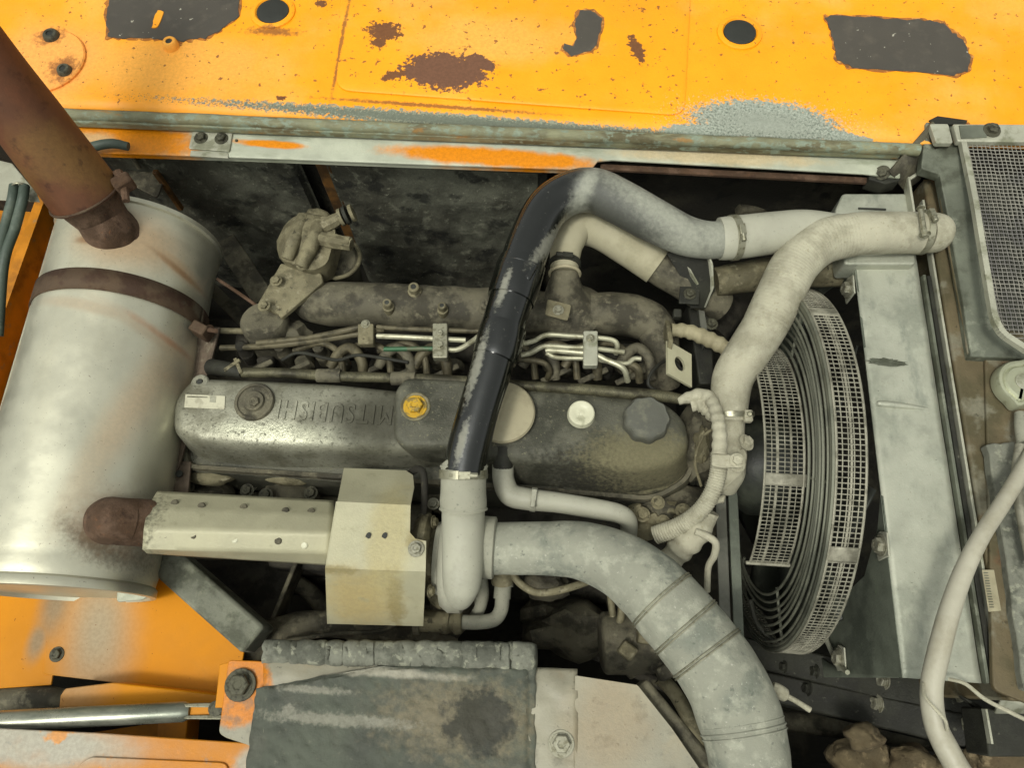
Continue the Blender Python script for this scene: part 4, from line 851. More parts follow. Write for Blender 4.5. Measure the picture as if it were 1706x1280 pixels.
obj('square_nut', box(P(1128, 524, -.02), (.014, .016, .014)), m_dark, pb, bevel=.002)

# square plate with a hole
sq = thing('lifting_plate', 'tilted pale square steel plate with round hole at the manifold end', 'plate', P(1134, 605, -.06))
c0, c1_, c2, c3 = P(1113, 568, .03), P(1152, 590, .008), P(1153, 646, .0), P(1113, 622, .022)
nx = ((c1_ - c0) + (c2 - c3)) / 2; ny = ((c3 - c0) + (c2 - c1_)) / 2; cc = (c0 + c1_ + c2 + c3) / 4; nn = nx.cross(ny).normalized()
if nn.z < 0: nn = -nn
V = []; Fc = []; K = 32
for i in range(K):
    a = 2 * math.pi * i / K; d = Vector((math.cos(a), math.sin(a))); s_q = .5 / max(abs(d.x), abs(d.y))
    V += [cc + nx * d.x * s_q + ny * d.y * s_q, cc + nx * d.x * .22 + ny * d.y * .2]
V2 = V + [p_ - nn * .006 for p_ in V]; n2 = len(V)
for i in range(K):
    a, b = 2 * i, 2 * ((i + 1) % K); Fc += [(a, b, b + 1, a + 1), (n2 + a, n2 + a + 1, n2 + b + 1, n2 + b), (a, n2 + a, n2 + b, b), (a + 1, b + 1, n2 + b + 1, n2 + a + 1)]
obj('plate', (V2, Fc), m_shield, sq, sharp=30)
obj('foot', bar(P(1110, 545, .0), P(1116, 580, .028), .008, .03), m_cast_light, sq, bevel=.002)
# ribbed wiring looms
r1_ = obj('corrugated_hose', tube([(1118, 550, -.0, 11), (1145, 552, .0, 12), (1175, 563, .0, 13), (1205, 578, -.002, 13), (1235, 600, -.01, 12)], 24, 8, rib=(.017, .09)), mat('beige ribbed conduit', '#a9a286', .75, 0, [L('#8b846a', 20, .46, .62, .7)], mott=.1, bump=.3))
tag(r1_, 'short beige ribbed hose passing behind the cream radiator hose', 'hose')
cr_ = thing('wiring_loom', 'cream tape wrapped cable loom curving down past the thermostat housing', 'cable loom', P(1190, 760, -.05))
obj('conduit', tube([(1130, 668, .0, 7), (1150, 662, .006, 10), (1168, 658, .012, 11), (1184, 666, .02, 11), (1194, 690, .03, 11), (1199, 725, .04, 12), (1198, 760, .04, 13)], 20, 8, rib=(.016, .07)), m_cream, cr_)
obj('conduit', tube([(1152, 676, .0, 10), (1166, 674, .004, 13), (1180, 682, .006, 13), (1190, 696, .01, 11)], 20, 8, rib=(.014, .10)), m_cream, cr_)
obj('conduit', tube([(1198, 755, .035, 14), (1196, 790, .025, 14), (1184, 826, .015, 14), (1162, 856, .0, 14.5), (1130, 878, -.02, 15), (1092, 892, -.04, 15)], 24, 8, rib=(.0042, .04)), m_cream, cr_)
obj('clip', prism(rounded(pp([(1186, 756), (1215, 757), (1238, 766), (1232, 778), (1205, 780), (1186, 776)], .05), .004), .008), m_cream, cr_, bevel=.002)
bolt(P(1228, 768, .051), .008, cr_, m=m_cream)
th = thing('thermostat_housing', 'cream dusty cast water outlet with bolts under the lower end of the radiator hose', 'housing', P(1215, 760, -.12))
obj('casting', merge(tube([(1216, 690, -.02, 24), (1218, 730, -.02, 23), (1214, 780, -.03, 28), (1206, 815, -.06, 20)], 28, 8, lump=.08), prism(rounded(pp([(1192, 770), (1240, 745), (1246, 760), (1236, 790), (1206, 818), (1192, 812)], .0), .006), .03)), m_cream, th, sharp=50, bevel=.002)
bolt(P(1243, 738, .01), .0095, th, ax=(.5, .2, 1), m=m_cream); bolt(P(1228, 774, .004), .009, th, m=m_cream)
sn = thing('ribbed_coolant_connector', 'stubby pale connector with ribs between the loom and the big duct hose', 'hose', P(1150, 900, -.1))
obj('ribbed_body', tube([(1176, 862, -.02, 17), (1166, 880, -.02, 22), (1150, 898, -.03, 23), (1132, 916, -.05, 22), (1118, 932, -.06, 20)], 28, 8, rib=(.024, .07)), m_cream, sn)
obj('nut', tube([(1182, 852, -.015, 17), (1177, 862, -.02, 17)], 10, 3), m_cream, sn)
obj('spigot', tube([(1178, 838, -.015, 6), (1202, 832, -.015, 6), (1206, 832, -.015, 8)], 12, 3), m_cream, sn)
obj('small_pipe', tube([(1158, 886, -.0, 6), (1176, 893, .0, 6.5), (1192, 905, .0, 6.5), (1190, 926, -.01, 6), (1180, 946, -.03, 5.5), (1178, 985, -.06, 5.5)], 12), m_cream, sn)

# upper radiator hose
rh = thing('upper_radiator_hose', 'thick cream S shaped radiator hose crossing in front of the fan guard', 'hose', P(1320, 500, .0))
hp_ = [(1216, 700, -.01, 28), (1216, 668, .0, 31), (1222, 628, .012, 34), (1246, 588, .03, 36), (1276, 540, .045, 37), (1300, 490, .06, 38), (1326, 440, .07, 38), (1368, 404, .08, 37), (1425, 390, .085, 35.5), (1480, 388, .085, 35), (1530, 388, .08, 34.5)]
obj('hose', tube(hp_, 48, 10), m_cream, rh)
obj('creases', tube([(a, b, c, d + .5) for a, b, c, d in hp_[4:9]], 48, 10, rib=(.0055, .006)), m_cream, rh)
clampband(P(1536, 387, .08), (1, 0, 0), mm(35.6, P(1536, 387, .08)), .010, rh, lug=(0, .3, 1))
obj('clamp_bolt', sweep([P(1534, 350, .125), P(1540, 388, .125)], [.0045, .0045], 8), m_clip, rh)
bolt(P(1534, 347, .125), .0045, rh, ax=(0, 1, 0), m=m_clip); bolt(P(1541, 390, .122), .006, rh, ax=(0, -1, .1), m=m_clip)
clampband(P(1216, 690, -.005), P(1216, 700, -.01) - P(1216, 668, .0), mm(31, P(1216, 690, 0)), .009, rh, m=m_clip, lug=(1, 0, .5))
obj('clamp_nut', box(P(1246, 694, .015), (.014, .02, .014)), m_cream, rh, bevel=.003)

# breather hose
br = thing('breather_hose', 'smooth pale breather hose with a clip, bending below the dark half of the valve cover', 'hose', P(900, 830, -.05))
obj('hose', tube([(838, 775, -.03, 18), (839, 800, -.03, 18), (850, 824, -.03, 19), (878, 832, -.03, 18.5), (930, 838, -.025, 17), (990, 848, -.02, 17), (1030, 856, -.02, 16), (1046, 868, -.035, 15), (1048, 890, -.07, 14)], 32, 10), m_white_hose, br)
clampband(P(889, 833, -.029), P(930, 838, -.029) - P(850, 828, -.029), mm(18.5, P(889, 833, -.03)), .009, br, m=m_white_hose, lug=(0, .1, 1))

# big duct hose
bg_ = thing('air_intake_duct', 'big pale dusty air duct with wire bands sweeping from the turbocharger to the lower edge', 'duct', P(1100, 1000, -.1))
dpts = [(806, 914, .0, 43), (850, 914, .003, 43), (910, 914, .01, 44), (970, 918, .018, 48), (1030, 940, .026, 54), (1078, 975, .034, 60), (1120, 1020, .04, 64), (1166, 1075, .045, 66), (1204, 1130, .05, 68), (1230, 1190, .05, 70), (1243, 1240, .05, 68), (1250, 1290, .045, 66), (1254, 1340, .03, 66)]
obj('duct', tube(dpts, 64, 10, lump=.015), m_bighose, bg_)
s = spline([[*P(a, b, c), mm(d, P(a, b, c))] for a, b, c, d in dpts], 20)
def near(u, v):
    best = None
    for i, q_ in enumerate(s):
        d = M.transposed() @ (Vector(q_[:3]) - CAM); e = (d.x / d.z * FPX + CU - u) ** 2 + (d.y / d.z * FPX + CV - v) ** 2
        if best is None or e < best[0]: best = (e, i)
    i = min(max(best[1], 1), len(s) - 2); return Vector(s[i][:3]), (Vector(s[i + 1][:3]) - Vector(s[i - 1][:3])).normalized(), s[i][3]
for u, v in ((1108, 992), (1150, 1036), (1188, 1078)):
    c, t, r = near(u, v); obj('wire_band', merge(ring(c, t, r * 1.012, .0014, 64, 8), ring(c + t * .004, t, r * 1.012, .0014, 64, 8)), m_clip, bg_)
c, t, r = near(1236, 1215); obj('end_cuff', merge(ring(c, t, r * 1.005, .0015, 64, 8), ring(c - t * .008, t, r * 1.003, .0012, 64, 8), ring(c + t * .006, t, r * 1.0, .0012, 64, 8)), m_bighose, bg_)
c, t, r = near(1090, 1190)
val = thing('drain_nozzle', 'small pale nozzle with thin tube sticking out right of the big duct hose', 'nozzle', P(1320, 1165, -.05))
obj('body', tube([(1286, 1146, .0, 10), (1296, 1152, .0, 12), (1308, 1159, .0, 11), (1312, 1161, .0, 7)], 16, 3), m_cream, val)
obj('thin_tube', tube([(1310, 1160, .0, 4.5), (1328, 1170, .0, 4.5), (1350, 1184, .0, 5)], 12, 3), m_cream, val)

# hydraulic fittings below turbo
hf = thing('hydraulic_hose_fitting', 'pale hydraulic elbow with ribbed ferrule and nuts below the turbocharger outlet', 'fitting', P(770, 1030, -.15))
obj('ferrule', tube([(692, 1034, -.10, 18), (740, 1036, -.10, 18), (741, 1036, -.10, 20), (748, 1037, -.10, 20), (749, 1037, -.10, 16), (756, 1037, -.10, 16), (757, 1037, -.10, 20), (768, 1037, -.10, 19), (770, 1037, -.10, 13)], 24, 3), m_cast_light, hf, sharp=40)
obj('end_collar', tube([(690, 1034, -.10, 23), (700, 1034, -.10, 23)], 20, 2), m_cast, hf)
obj('elbow', tube([(768, 1037, -.10, 12), (800, 1037, -.10, 12), (824, 1032, -.10, 12), (835, 1015, -.10, 12), (837, 990, -.10, 12)], 20), m_pale, hf)
obj('nut', lathe(P(837, 988, -.10), (0, 1, .05), [(-.010, .014), (.010, .014), (.010, .017), (.015, .017)], 12), m_pale, hf)
obj('collar', tube([(837, 970, -.09, 19), (837, 955, -.08, 19), (838, 930, -.06, 17)], 20, 3), m_cast_light, hf)
h2 = obj('oil_drain_pipe', tube([(802, 960, -.10, 10), (802, 990, -.12, 13), (800, 1012, -.12, 10), (790, 1030, -.13, 10)], 18), m_pale)
tag(h2, 'short pale pipe behind the hydraulic elbow, under the turbocharger', 'pipe')
w1_ = obj('fuel_hose', tube([(850, 950, -.05, 6), (866, 972, -.05, 6.5), (896, 988, -.05, 6.5), (940, 982, -.05, 6.5), (990, 966, -.06, 6)], 14), m_cast_light)
tag(w1_, 'thin beige hose looping just under the big duct hose', 'hose')
for k, (pts, lab) in enumerate((([(1016, 985, -.12, 6), (1020, 1020, -.13, 6), (1024, 1060, -.14, 6), (1030, 1075, -.14, 6)], 'left thin hose dropping from the big duct towards the alternator'), ([(1036, 1000, -.11, 6), (1034, 1030, -.12, 6.5), (1024, 1064, -.13, 6), (1024, 1090, -.14, 6)], 'right thin hose with braided end beside the alternator'))):
    o = obj('small_hose', tube(pts, 12), m_cast_light); tag(o, lab, 'hose')

# ================================================================ fan and guard
FC = Vector((0, -.068, -.160)); XO0, XO1, XF, XI0 = .462, .503, .458, .395; RO, RI = .318, .217
def fp(x, r, deg): a = R_(deg); return Vector((x, FC.y + r * math.sin(a), FC.z + r * math.cos(a)))   # deg 0 = top, + = away from the camera
fg = thing('fan_guard', 'round wire fan guard with two mesh bands and concentric rings, dusty grey', 'fan guard', Vector((.45, FC.y, FC.z - RO)))
def arcw(x, r, rad, a0, a1, n, ts=6):
    pts = [fp(x, r, a0 + (a1 - a0) * i / n) for i in range(n + 1)]; return sweep(pts, [rad] * (n + 1), ts)
# outer mesh band
A0, A1 = -150, 118
for i in range(6):
    x = XO0 + (XO1 - XO0) * i / 5
    obj('rim_wire', arcw(x, RO, .0009 if i not in (0, 5) else .0019, A0, A1, 140), m_mesh, fg)
obj('centre_strip', arcw((XO0 + XO1) / 2 + .001, RO - .002, .0020, A0, A1, 140, 8), m_mesh, fg)
n_ = 193
obj('mesh_bars', merge(*[sweep([fp(XO0, RO, A0 + (A1 - A0) * i / n_), fp(XO1, RO, A0 + (A1 - A0) * i / n_)], [.0009] * 2, 5) for i in range(n_ + 1)]), m_mesh, fg, kind='stuff')
for d in (-38, 34):
    obj('joint_tab', grid(lambda a, b: fp(XO0 + (XO1 - XO0) * a, RO + .0015, d + 4.2 * b - 2), 2, 6), m_mesh, fg, solid=.0015)
# ring wires on the face
for i in range(8):
    r = RI + .008 + (RO - RI - .012) * i / 7
    obj('ring_wire', arcw(XF + .003 * math.sin(i), r, .0023 if i < 7 else .0032, -165, 112, 150), m_wire, fg)
obj('rim_hoop', grid(lambda a, b: fp(XO0 - .004 + .003 * b, RO - .012 + .006 * b, A0 + (A1 - A0) * a), 120, 1), m_wire, fg, solid=.002)
for d in (-140, -85, -20, 40, 100):
    obj('spoke', sweep([fp(XF + .004, RI, d), fp(XF + .004, RO, d)], [.0025] * 2, 8), m_wire, fg)
# inner mesh band
B0, B1 = -62, 100
for i in range(7):
    x = XI0 + (XF - .004 - XI0) * i / 6 + .0004 * math.sin(i * 7)
    obj('inner_rim_wire', arcw(x, RI, .0008 if i not in (0, 6) else .0020, B0, B1, 100), m_mesh, fg)
for k in (.32, .68):
    obj('inner_strip', arcw(XI0 + (XF - .004 - XI0) * k, RI - .002, .0020, B0, B1, 100, 8), m_mesh, fg)
n_ = 92
obj('inner_mesh_bars', merge(*[sweep([fp(XI0, RI, B0 + (B1 - B0) * i / n_), fp(XF - .004, RI, B0 + (B1 - B0) * i / n_)], [.0008] * 2, 5) for i in range(n_ + 1)]), m_mesh, fg, kind='stuff')
obj('end_bar', sweep([fp(XI0 - .006, RI, B0), fp(XF, RI, B0)], [.003] * 2, 8), m_mesh, fg)
obj('joint_tab', grid(lambda a, b: fp(XI0 + (XF - XI0) * a, RI + .0015, -24 + 5 * b), 2, 6), m_mesh, fg, solid=.0015)
fan = thing('cooling_fan', 'dark bladed cooling fan inside the wire guard', 'fan', Vector((.5, FC.y, FC.z - .3)))
hub = obj('hub', lathe((.40, FC.y, FC.z), (1, 0, 0), [(0, .03), (0, .07), (.03, .09), (.10, .09), (.11, .05)], 40), m_fin, fan)
for k in range(8):
    a0 = k * 45 + 12
    def bl(a, b, a0=a0): return fp(.50 + .05 * (b - .5), .08 + .215 * a, a0 + (b - .5) * (34 - 10 * a)) 
    obj('blade', grid(bl, 10, 6), m_fin, fan, solid=.003)
# drive bars in front of the fan
for k, (u0, u1, m_) in enumerate(((1196, 1214, m_bar), (1218, 1234, m_shroud))):
    x0 = P(u0, 860, -.12).x; x1 = P(u1, 860, -.12).x
    o = obj('fan_belt' if k < 2 else 'bar', box(((x0 + x1) / 2, -.22, -.135), (x1 - x0, .30, .006)), m_, bevel=.001)
    tag(o, ['pale grey flat strip running toward the camera left of the fan guard', 'dark green flat strip beside the pale strip, left of the fan guard'][k], 'strip')
alt_ = thing('fan_pulley', 'dark pulley wheel between the engine front and the fan', 'pulley', (.33, FC.y, -.35))
obj('wheel', lathe((.31, FC.y, -.22), (1, 0, 0), [(0, .02), (0, .09), (.006, .095), (.012, .085), (.018, .095), (.024, .085), (.03, .095), (.036, .09), (.04, .03)], 48), m_dark, alt_)

# ================================================================ fan shroud
XS = .573; XT = .680; ZS = .03
shd = thing('fan_shroud', 'dusty grey sheet metal fan shroud with a vertical dark face behind the guard', 'shroud', Vector((.62, -.08, -.55)))
ya, yb = P(1505, 1130, ZS).y, P(1420, 430, ZS).y
V = []; Fc = []; K = 96; RH = .335
yhi, ylo, zhi, zlo = .325, ya, ZS, -.52
for i in range(K):
    a = 2 * math.pi * i / K; d = Vector((math.sin(a), math.cos(a)))
    ts_ = []
    if d.x > 1e-6: ts_.append((yhi - FC.y) / d.x)
    if d.x < -1e-6: ts_.append((ylo - FC.y) / d.x)
    if d.y > 1e-6: ts_.append((zhi - FC.z) / d.y)
    if d.y < -1e-6: ts_.append((zlo - FC.z) / d.y)
    t = min(ts_); tr = min(RH, t * .985); V += [Vector((XS, FC.y + d.x * t, FC.z + d.y * t)), Vector((XS, FC.y + d.x * tr, FC.z + d.y * tr))]
Fc = [(2 * i, 2 * ((i + 1) % K), 2 * ((i + 1) % K) + 1, 2 * i + 1) for i in range(K)]
corn = [Vector((XS, yy, zz)) for yy in (ylo, yhi) for zz in (zlo, zhi)]
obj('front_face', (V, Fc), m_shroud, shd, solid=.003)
obj('front_corner', prism([Vector((XS - .001, ylo, ZS)), PX(1412, 1122, XS - .001), PX(1392, 1112, XS - .001), PX(1368, 1030, XS - .001), PX(1440, 960, XS - .001), PX(1462, 880, XS - .001), Vector((XS - .001, ylo + .26, ZS))], (.002, 0, 0)), m_shroud, shd)
def topf2(a, b):
    y = ya + (yhi - .02 - ya) * b; x = XS + (XT - XS) * a
    return Vector((x, y, ZS + .0012 * noise.noise((x * 25, y * 12, 0))))
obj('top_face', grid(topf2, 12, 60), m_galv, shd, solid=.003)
obj('corner_flange', sweep([PX(1368, 1030, XS - .006), PX(1378, 1070, XS - .008), PX(1396, 1110, XS - .010), PX(1412, 1121, XS - .008)], [.004] * 4, 8), m_edge, shd)
obj('raised_end', prism(rounded(pp([(1404, 322), (1512, 322), (1522, 352), (1526, 440), (1408, 440), (1392, 350)], .048), .006), .05), m_galv, shd, bevel=.003)
obj('end_slot', bar(P(1430, 347, .050), P(1476, 349, .050), .003, .002), m_rubber_plug, shd)
obj('pressed_bead', tube([(1462, 672, ZS + .000, 4), (1468, 673, ZS + .001, 5.5), (1500, 676, ZS + .001, 5), (1545, 682, ZS - .001, 3)], 12), m_galv, shd)
obj('scrape', lumpy(P(1478, 604, ZS + .001), (.028, .006, .0015), 3, .4, 3), m_frame, shd)
obj('edge_strip', bar(Vector((XT + .004, ya, ZS + .004)), Vector((XT + .004, yhi - .1, ZS + .004)), .005, .012), m_frame, shd, bevel=.001)
obj('edge_strip', bar(Vector((XT + .013, ya, ZS + .002)), Vector((XT + .013, yhi - .1, ZS + .002)), .007, .01), m_dark, shd, bevel=.001)
obj('edge_strip', bar(Vector((XT + .021, ya, ZS + .006)), Vector((XT + .021, yhi + .05, ZS + .006)), .004, .014), m_edge, shd, bevel=.001)
for (u, v, z) in ((1408, 481, -.0), (1462, 909, -.02), (1393, 1097, -.16), (1706, 1260, 0)):
    if u > 1700: continue
    p = PX(u, v, XS - .012)
    obj('bolt_tab', prism([p + Vector((.006, dy, dz)) for dy, dz in ((-.02, -.018), (.016, -.022), (.022, .0), (.016, .02), (-.018, .018))], (.003, 0, 0)), m_edge, shd, bevel=.001)
    bolt(p + Vector((.006, 0, 0)), .0115, shd, ax=(-1, 0, .1))

# ================================================================ radiator side
rf = thing('radiator', 'olive brown dusty radiator with frame post, dark core and pale cap at the right', 'radiator', Vector((.78, 0, -.5)))
ZR = .045
obj('tank_top', prism([Vector((XT + .026, ya - .02, ZR)), Vector((XT + .026, .42, ZR)), Vector((.76, .42, ZR)), Vector((.765, ya - .02, ZR))], .3), m_olive, rf, bevel=.004)
obj('tank_plate', prism(rounded(pp([(1640, 545), (1760, 560), (1780, 1200), (1655, 1150)], ZR + .006), .01), .01), m_olive, rf, bevel=.002)
obj('frame_post', prism(ppz([(1543, 203, .107), (1592, 205, .107), (1600, 236, .107), (1625, 340, .08), (1650, 500, .07), (1668, 556, .07), (1740, 590, .068), (1740, 600, .062), (1618, 594, .062), (1604, 500, .066), (1587, 400, .07), (1566, 290, .085), (1535, 280, .09)]), .02), m_frame, rf, bevel=.002)
obj('post_cap', prism(rounded(pp([(1549, 206), (1580, 206), (1588, 238), (1560, 238)], .118), .004), .01), m_edge, rf, bevel=.001)
obj('weld_bead', tube([(1563, 290, .075, 2.5), (1575, 380, .06, 2.5), (1592, 470, .055, 2.5), (1606, 540, .055, 2.5), (1613, 590, .055, 2.5)], 8, 8, lump=.5), m_olive, rf)
obj('slanted_plate', (ppz([(1480, 285, .085), (1552, 202, .116), (1572, 225, .112), (1530, 300, .05), (1505, 318, .04)]), [(0, 1, 2, 3, 4)]), m_cast, rf, solid=.004)
obj('dark_flap', prism(pp([(1548, 200), (1562, 193), (1612, 200), (1610, 206), (1560, 208)], .114), .003), m_dark, rf)
obj('wavy_flap', tube([(1512, 300, .06, 3), (1528, 290, .065, 3), (1542, 283, .07, 3), (1553, 274, .075, 3), (1560, 280, .07, 3)], 8), m_edge, rf)
obj('inner_lip', bar(P(1510, 300, .055), P(1520, 365, .055), .004, .02), m_edge, rf, bevel=.001)
obj('hinge_block', prism(rounded(pp([(1450, 272), (1500, 276), (1500, 300), (1476, 306), (1448, 298)], .07), .003), .03), m_dark, rf, bevel=.002)
bolt(P(1470, 288, .075), .009, rf, ax=(-.6, -.3, 1), m=m_dbolt)
obj('outlet_stub', tube([(1540, 388, .08, 33), (1556, 388, .078, 33), (1564, 389, .074, 30), (1570, 391, .07, 22)], 36, 5), m_cream, rf)
obj('serial_label', prism(rounded(pp([(1636, 950), (1656, 950), (1668, 1018), (1647, 1020)], ZR + .0075), .001), .001), m_tan, rf)
for k in range(14):
    obj('label_line', bar(P(1639 + k * .75, 955 + k * 4.4, ZR + .0082), P(1646 + k * .75, 955 + k * 4.4, ZR + .0082), .0012, .0006), m_frame, rf)

# radiator screen
scn = thing('radiator_screen', 'framed grey woven wire screen over the dark radiator core at the right edge', 'screen', P(1680, 400, .04))
zs_ = .112
fr_pts = [(1594, 228), (1602, 232), (1622, 330), (1640, 440), (1655, 530), (1668, 556), (1720, 590), (1800, 600)]
s_ = rounded([Vector(P(u, v, zs_ + .004)) for u, v in fr_pts], .012)
obj('frame', merge(*[bar(a_, b_, .009, .010) for a_, b_ in zip(s_[2:], s_[3:]) if (b_ - a_).length > 1e-5]), m_edge, scn)
obj('top_bar', prism(pp([(1588, 206), (1900, 208), (1900, 237), (1596, 235)], zs_ + .01), .012), m_edge, scn, bevel=.002)
obj('top_pad', prism(pp([(1598, 208), (1640, 208), (1645, 228), (1602, 230)], zs_ + .012), .004), m_frame, scn, bevel=.001)
bolt(P(1652, 217, zs_ + .011), .010, scn, m=m_dbolt)
pL = P(1600, 232, zs_); 
xa = P(1600, 232, zs_).x + .004; yT = P(1600, 231, zs_).y; yB = P(1665, 552, zs_).y + .004
xe = xa + .30; wires = []
pitch = .0072; kx = 0; x = xa
while x < xe:
    b_ = yB - .02 * max(0, min(1, (x - xa) / .08))
    wires.append(sweep([Vector((x, b_ + (yT - b_) * t / 24, zs_ + .0007 * math.sin(t * 2.4 + kx))) for t in range(25)], [.00085] * 25, 4)); x += pitch; kx += 1
y = yT
while y > yB - .02:
    wires.append(sweep([Vector((xa + (xe - xa) * t / 24, y, zs_ + .0007 * math.cos(t * 2.4))) for t in range(25)], [.00085] * 25, 4)); y -= pitch
obj('woven_wire', merge(*wires), m_screen, scn, kind='stuff')
obj('core', box(((xa + xe) / 2 + .01, (yT + yB) / 2, -.0), (xe - xa, yT - yB - .005, .06)), m_core, rf)
obj('fins', merge(*[box((xa + .06 + k * .008, (yT + yB) / 2, .033), (.002, yT - yB - .02, .012)) for k in range(28)]), m_bar, rf, kind='stuff')
obj('inner_channel', box((xa + .03, (yT + yB) / 2, .045), (.035, yT - yB - .01, .012)), m_screen, rf, bevel=.003)

# radiator cap
pc = P(1699, 640, ZR + .022); rr = mm(40, pc)
cpl = [pc + Vector((math.cos(2 * math.pi * k / 96), math.sin(2 * math.pi * k / 96), 0)) * rr * (1 + .16 * max(0, math.cos(2 * (2 * math.pi * k / 96 - R_(70)))) ** 10) for k in range(96)]
cap = obj('radiator_cap', loft(cpl, [(0, pc.z - .012), (0, pc.z + .004), (.002, pc.z + .008), (.006, pc.z + .0085), (.010, pc.z + .006), (.013, pc.z + .0095)]), mat('pale tin cap', '#c4c8b0', .4, .5, [L('#96977f', 40, .52, .64, .6)], mott=.08, bump=.15), rf)
obj('centre_disc', lathe(pc + Vector((0, 0, .009)), (0, 0, 1), [(0, .013), (.002, .013), (.002, .011), (.0012, .0105)], 32), m_edge, cap)
obj('filler_neck', lathe(P(1699, 640, ZR), (0, 0, 1), [(-.01, rr * .9), (.016, rr * .85)], 40), m_cast_light, rf)
lev = obj('filler_neck_tube', tube([(1700, 690, ZR + .02, 9), (1700, 712, ZR + .025, 9), (1704, 740, ZR + .03, 9)], 16), m_pale)
tag(lev, 'short pale tube stub below the radiator cap', 'tube')
f2 = obj('foam_pad', prism([P(u, v, ZR + .02) for u, v in poly_noise([(1644, 740), (1692, 737), (1760, 900), (1790, 1180), (1706, 1150), (1672, 900)], 2, 8, 8)], .018), m_foam_strip, bevel=.002, sharp=60)
tag(f2, 'rough grey foam pad on the radiator frame under the cable', 'foam pad')
ed = obj('edge_rod', tube([(1700, 742, .09, 8), (1694, 790, .09, 8), (1700, 850, .09, 8), (1720, 950, .09, 8)], 14), m_mesh)
tag(ed, 'smooth grey moulding at the right edge below the radiator cap', 'moulding')

# cable loom at right
cbl = thing('thick_cable', 'thick pale sleeved cable curving down across the radiator side to the lower edge', 'cable', P(1600, 950, .08))
obj('sleeve', tube([(1730, 735, .10, 12), (1706, 780, .105, 12.5), (1672, 836, .11, 13), (1636, 892, .115, 13.5), (1606, 952, .115, 15), (1582, 1020, .115, 16.5), (1562, 1095, .11, 17.5), (1552, 1150, .105, 17.5), (1558, 1205, .10, 18), (1578, 1250, .10, 19.5), (1612, 1310, .10, 20)], 32, 10, lump=.02), mat('pale plastic sleeve', '#bcb9aa', .5, 0, [L('#a5a08e', 14, .48, .64, .6), L('#c0a690', 12, .62, .72, .4)], mott=.06, bump=.15), cbl)
tw = obj('thin_wire', tube([(1538, 1140, .11, 3), (1540, 1160, .125, 3), (1556, 1180, .135, 3), (1574, 1200, .13, 3), (1578, 1218, .115, 3)], 8), m_cream)
tag(tw, 'thin cream wire looped round the thick pale cable', 'wire')
tw2 = obj('thin_wire', tube([(1580, 1132, .05, 3), (1608, 1140, .06, 3.2), (1640, 1165, .06, 3.5), (1680, 1186, .06, 3.5), (1740, 1215, .06, 3.5)], 8), m_cream)
tag(tw2, 'thin greenish white wire running to the right edge below the shroud', 'wire')
# bottom rails
rl = thing('chassis_rail', 'dark chassis rail with hex bolts under the fan shroud', 'rail', P(1500, 1180, -.2))
obj('upper_rail', bar(P(1230, 1085, -.36), P(1760, 1210, -.14), .05, .06), m_dark, rl, bevel=.004)
obj('front_rail', bar(P(1260, 1142, -.36), P(1760, 1255, -.14), .05, .08), m_dark, rl, bevel=.004)
obj('right_channel', prism(pp([(1638, 1180), (1760, 1190), (1760, 1262), (1648, 1262)], -.02), .06), m_dark, rl, bevel=.003)
obj('channel_edge', bar(P(1640, 1182, -.016), P(1650, 1240, -.016), .003, .01), m_edge, rl)
obj('gusset', (ppz([(1655, 1186, -.01), (1672, 1152, .02), (1760, 1150, .02), (1760, 1186, -.01)]), [(0, 1, 2, 3)]), m_edge, rl, solid=.004)
obj('plate_tab', prism([P(1600, 1160, -.06), P(1640, 1180, -.06), P(1640, 1190, -.06)], .01), m_dark, rl)
for u, v, q in ((1466, 1134, .010), (1455, 1173, .010), (1590, 1152, .011), (1614, 1209, .0125), (1340, 1148, .008), (1352, 1120, .008), (1300, 1112, .007)):
    bolt(P(u + 6, v, -.32 + .22 * (u - 1240) / 520), q * 1.1, rl, ax=(-1, .05, .35), m=m_bolt if q > .009 else m_dark)
pt = obj('lower_pipe', tube([(1290, 1200, -.42, 16), (1420, 1215, -.42, 18), (1560, 1235, -.40, 18)], 18), m_cast)
tag(pt, 'dark greenish pipe running below the chassis rail', 'pipe')
for k, (u, v, a, b, zz, lab) in enumerate(((1437, 1228, .028, .020, -.16, 'small pointed tan stone left of the others by the lower edge'), (1440, 1272, .055, .04, -.20, 'largest tan stone at the lower edge, left of the thick cable'), (1520, 1278, .04, .034, -.18, 'rounded tan stone just left of the thick cable'), (1665, 1262, .045, .04, -.15, 'tan stone right of the thick cable at the lower edge'), (1720, 1278, .04, .034, -.15, 'tan stone at the lower right corner'), (1585, 1290, .035, .03, -.17, 'dark tan stone behind the thick cable'))):
    o = obj('stone', lumpy(P(u, v, zz), (a, b, .03), k + 2, .15, 1.6, 4), m_stone, sharp=40); tag(o, lab, 'stone', 'stones at the lower right')
# the bay's near wall under the sill, so the sill does not float
struct(obj('near_wall', box((-.2, -.60, -.42), (2.4, .02, .66)), m_void))
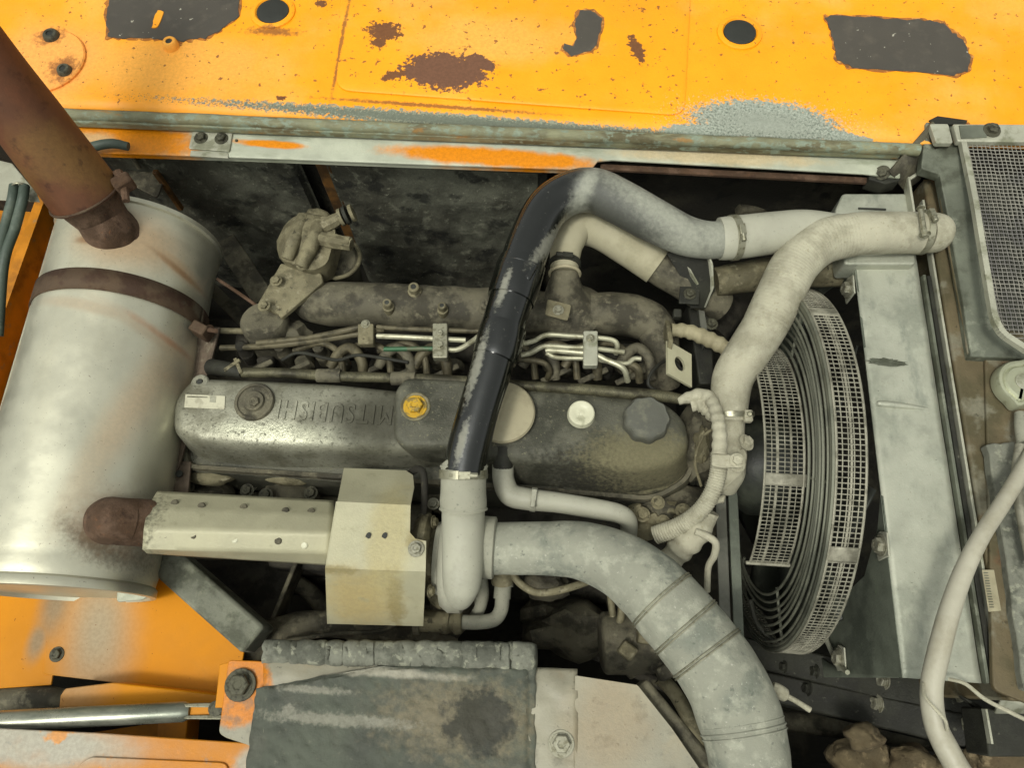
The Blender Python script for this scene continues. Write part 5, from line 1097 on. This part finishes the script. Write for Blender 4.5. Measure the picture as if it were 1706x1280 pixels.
# dusty pipework deep in the bay, seen in the gaps
for pts, m_, lab in (
    ([(470, 960, -.33, 14), (520, 990, -.33, 14), (560, 1040, -.36, 14), (640, 1075, -.38, 14)], m_cast, 'dusty pipe in the dark gap left of the box heat shield'),
    ([(880, 1010, -.36, 16), (940, 1030, -.36, 18), (1000, 1062, -.38, 18), (1060, 1120, -.40, 16)], m_cast, 'dusty bent pipe in the dark gap under the big duct'),
    ([(860, 1075, -.40, 10), (930, 1070, -.40, 10), (1010, 1098, -.42, 10), (1120, 1150, -.42, 10)], m_block, 'thin dark pipe deep below the alternator'),
    ([(1100, 1130, -.2, 12), (1130, 1165, -.2, 12), (1160, 1230, -.2, 12), (1175, 1300, -.2, 12)], m_cast_light, 'dusty pipe between guard box plate and big duct'),
    ([(1230, 350, -.1, 10), (1300, 345, -.12, 10), (1390, 352, -.12, 10)], m_cast, 'dark pipe in the shadow behind the pale hose'),
    ([(1190, 560, -.2, 22), (1215, 520, -.2, 24), (1255, 480, -.2, 24)], m_block, 'black hose in the shadow left of the fan guard top')):
    o = obj('pipe', tube(pts, 18, 8, lump=.06), m_); tag(o, lab, 'pipe')
# loose wiring round the engine
for k, (pts, m_, lab) in enumerate((
    ([(1100, 655, -.01, 3), (1080, 640, .0, 3), (1090, 615, .0, 3), (1120, 600, -.03, 3), (1150, 640, -.05, 3)], m_dark, 'thin black wire looping beside the tilted square plate'),
    ([(1192, 712, .02, 2.5), (1170, 730, .0, 2.5), (1158, 770, -.03, 2.5), (1168, 810, -.06, 2.5)], m_cast_light, 'thin beige wire dropping left of the thermostat housing'),
    ([(470, 600, -.03, 3), (500, 588, -.02, 3), (560, 600, -.02, 3), (600, 592, -.02, 3), (680, 604, -.02, 3)], m_dark, 'thin dark wire lying over the injectors left of the black pipe'),
    ([(690, 1010, -.16, 4), (640, 1050, -.2, 4), (560, 1056, -.2, 4), (470, 1070, -.18, 4)], m_cast, 'thin dusty pipe running left below the box heat shield'),
    ([(1250, 1000, -.2, 4), (1262, 1040, -.2, 4), (1290, 1070, -.2, 4)], m_dark, 'thin black wire below the fan guard end'))):
    o = obj('wire', tube(pts, 8, 8), m_); tag(o, lab, 'wire')
